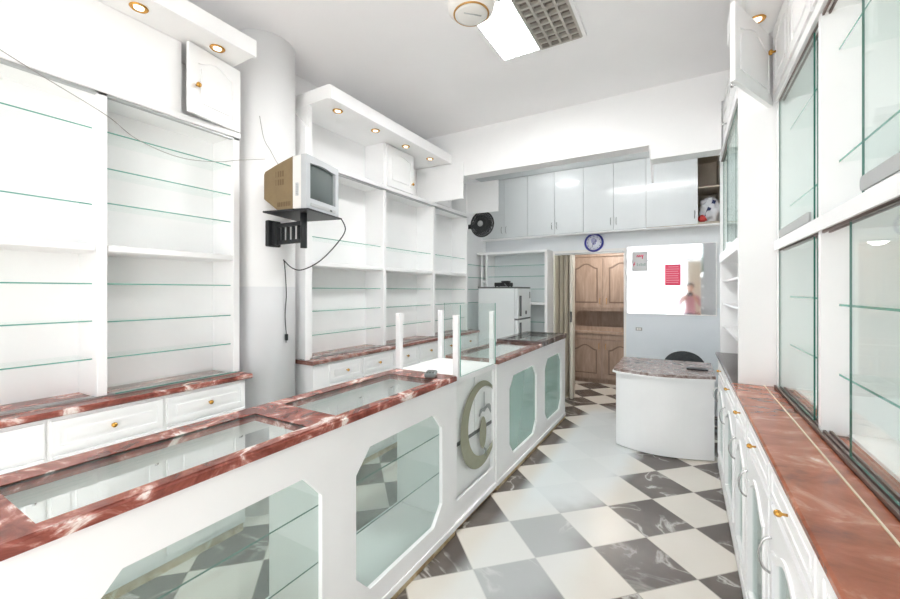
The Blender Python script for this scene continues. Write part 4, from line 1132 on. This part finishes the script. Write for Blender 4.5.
# person taking the photograph, one continuous skinned body
def person():
    P = thing('person', 'person in a dusty pink top taking the photograph, mirrored beside the notices', 'person', (.13, -.42, 0), None, TH*0)
    V = []; E = []; R = []
    def v(x, y, z, r, par=None):
        V.append((x, y, z)); R.append(r); i = len(V)-1
        if par is not None: E.append((par, i))
        return i
    pel = v(0, 0, .93, .125); wa = v(0, 0, 1.08, .115, pel); chs = v(0, -.01, 1.26, .135, wa); sh = v(0, -.01, 1.38, .09, chs); nk = v(0, .005, 1.46, .05, sh)
    hd0 = v(0, .015, 1.54, .075, nk); hd1 = v(0, .015, 1.63, .088, hd0); hd2 = v(0, .01, 1.69, .06, hd1)
    for s in (-1, 1):
        hp = v(.09*s, 0, .86, .095, pel); kn = v(.11*s, .02, .48, .062, hp); an = v(.12*s, -.01, .09, .042, kn); v(.13*s, .13, .04, .034, an)
        so = v(.17*s, -.01, 1.36, .062, sh); el = v(.25*s, .10, 1.14, .045, so); wr = v(.10*s, .25, 1.37, .030, el); v(.07*s, .29, 1.43, .034, wr)
    me = bpy.data.meshes.new('body'); me.from_pydata(V, E, [])
    o = bpy.data.objects.new('body', me); COL.objects.link(o)
    sm = o.modifiers.new('skin', 'SKIN'); sm.use_smooth_shade = True
    for i, d in enumerate(me.skin_vertices[0].data): d.radius = (R[i], R[i]); d.use_root = (i == 0)
    ss = o.modifiers.new('sub', 'SUBSURF'); ss.levels = 2; ss.render_levels = 2
    dg = bpy.context.evaluated_depsgraph_get(); ev = o.evaluated_get(dg)
    m2 = bpy.data.meshes.new_from_object(ev); o.modifiers.clear(); o.data = m2; bpy.data.meshes.remove(me)
    for m in (M['skin'], M['pinkcloth'], M['greycloth'], M['black']): m2.materials.append(m)
    for p in m2.polygons:
        p.use_smooth = True; c = p.center
        hand = c.y > .20 and c.z > 1.2
        p.material_index = 3 if c.z < .09 else 2 if c.z < .95 else 0 if (c.z > 1.44 or hand) else 1
    o.parent = P
    bm = new(); ball(bm, (0, -.005, 1.655), .1, .98, 1.0, .92, 3)
    bmesh.ops.delete(bm, geom=[v for v in bm.verts if v.co.y > .05 and v.co.z < 1.70 or v.co.z < 1.56], context='VERTS'); obj('hair', bm, M['hair'], P, True)
    bm = new()
    ball(bm, (0, .108, 1.595), .017, .8, 1, 1.3, 2); ball(bm, (-.085, .015, 1.60), .022, .4, .8, 1.3, 2); ball(bm, (.085, .015, 1.60), .022, .4, .8, 1.3, 2)
    obj('face_detail', bm, M['skin'], P, True)
    bm = new()
    for s in (-1, 1):
        for k in range(4): tube(bm, [(.06*s, .27, 1.40+.02*k), (.085*s, .31, 1.41+.02*k), (.07*s, .335, 1.415+.02*k)], .0085, 8, 3)
        tube(bm, [(.06*s, .26, 1.40), (.045*s, .275, 1.425), (.035*s, .27, 1.44)], .009, 8, 3)
    obj('finger', bm, M['skin'], P, True)
    cmr = thing('photo_camera', 'black camera held by the person in the pink top', 'camera', (.13, -.12, 1.40))
    bm = new(); box(bm, .065, .195, -.145, -.10, 1.40, 1.49, .01); box(bm, .105, .155, -.14, -.105, 1.485, 1.515, .006); obj('camera_body', bm, M['blackplastic'], cmr)
    bm = new(); lathe(bm, (.13, -.10, 1.44), [(.036, 0), (.038, .05), (.034, .055)], 'y', 24); obj('lens', bm, M['black'], cmr)
person()

# ------------------------------------------------------------------ light
w = bpy.data.worlds.new('daylight'); S.world = w; w.use_nodes = True
bgn = w.node_tree.nodes['Background']; bgn.inputs['Color'].default_value = (.93, .97, 1, 1); bgn.inputs['Strength'].default_value = 1.9
pl = bpy.data.lights.new('store_fill', 'POINT'); pl.energy = 9; pl.shadow_soft_size = .1; pl.color = (1, .95, .88)  # unseen point light added to brighten the room behind the doorway
po = bpy.data.objects.new('store_fill', pl); COL.objects.link(po); po.location = (-1.0, 6.35, 2.15)
sl = bpy.data.lights.new('sun', 'SUN'); sl.energy = 8.; sl.angle = .01; sl.color = (1, .99, .98)
so = bpy.data.objects.new('sun', sl); COL.objects.link(so); so.location = (0, -4, 8)
so.rotation_euler = (math.radians(22), 0, math.radians(6))
S.view_settings.view_transform = 'Standard'; S.view_settings.look = 'None'; S.view_settings.gamma = 1; S.view_settings.use_curve_mapping = False
S.view_settings.exposure = 0.97
c = S.cycles
c.max_bounces = 14; c.diffuse_bounces = 8; c.glossy_bounces = 6; c.transparent_max_bounces = 32; c.transmission_bounces = 6
c.use_denoising = True; c.sample_clamp_indirect = 6
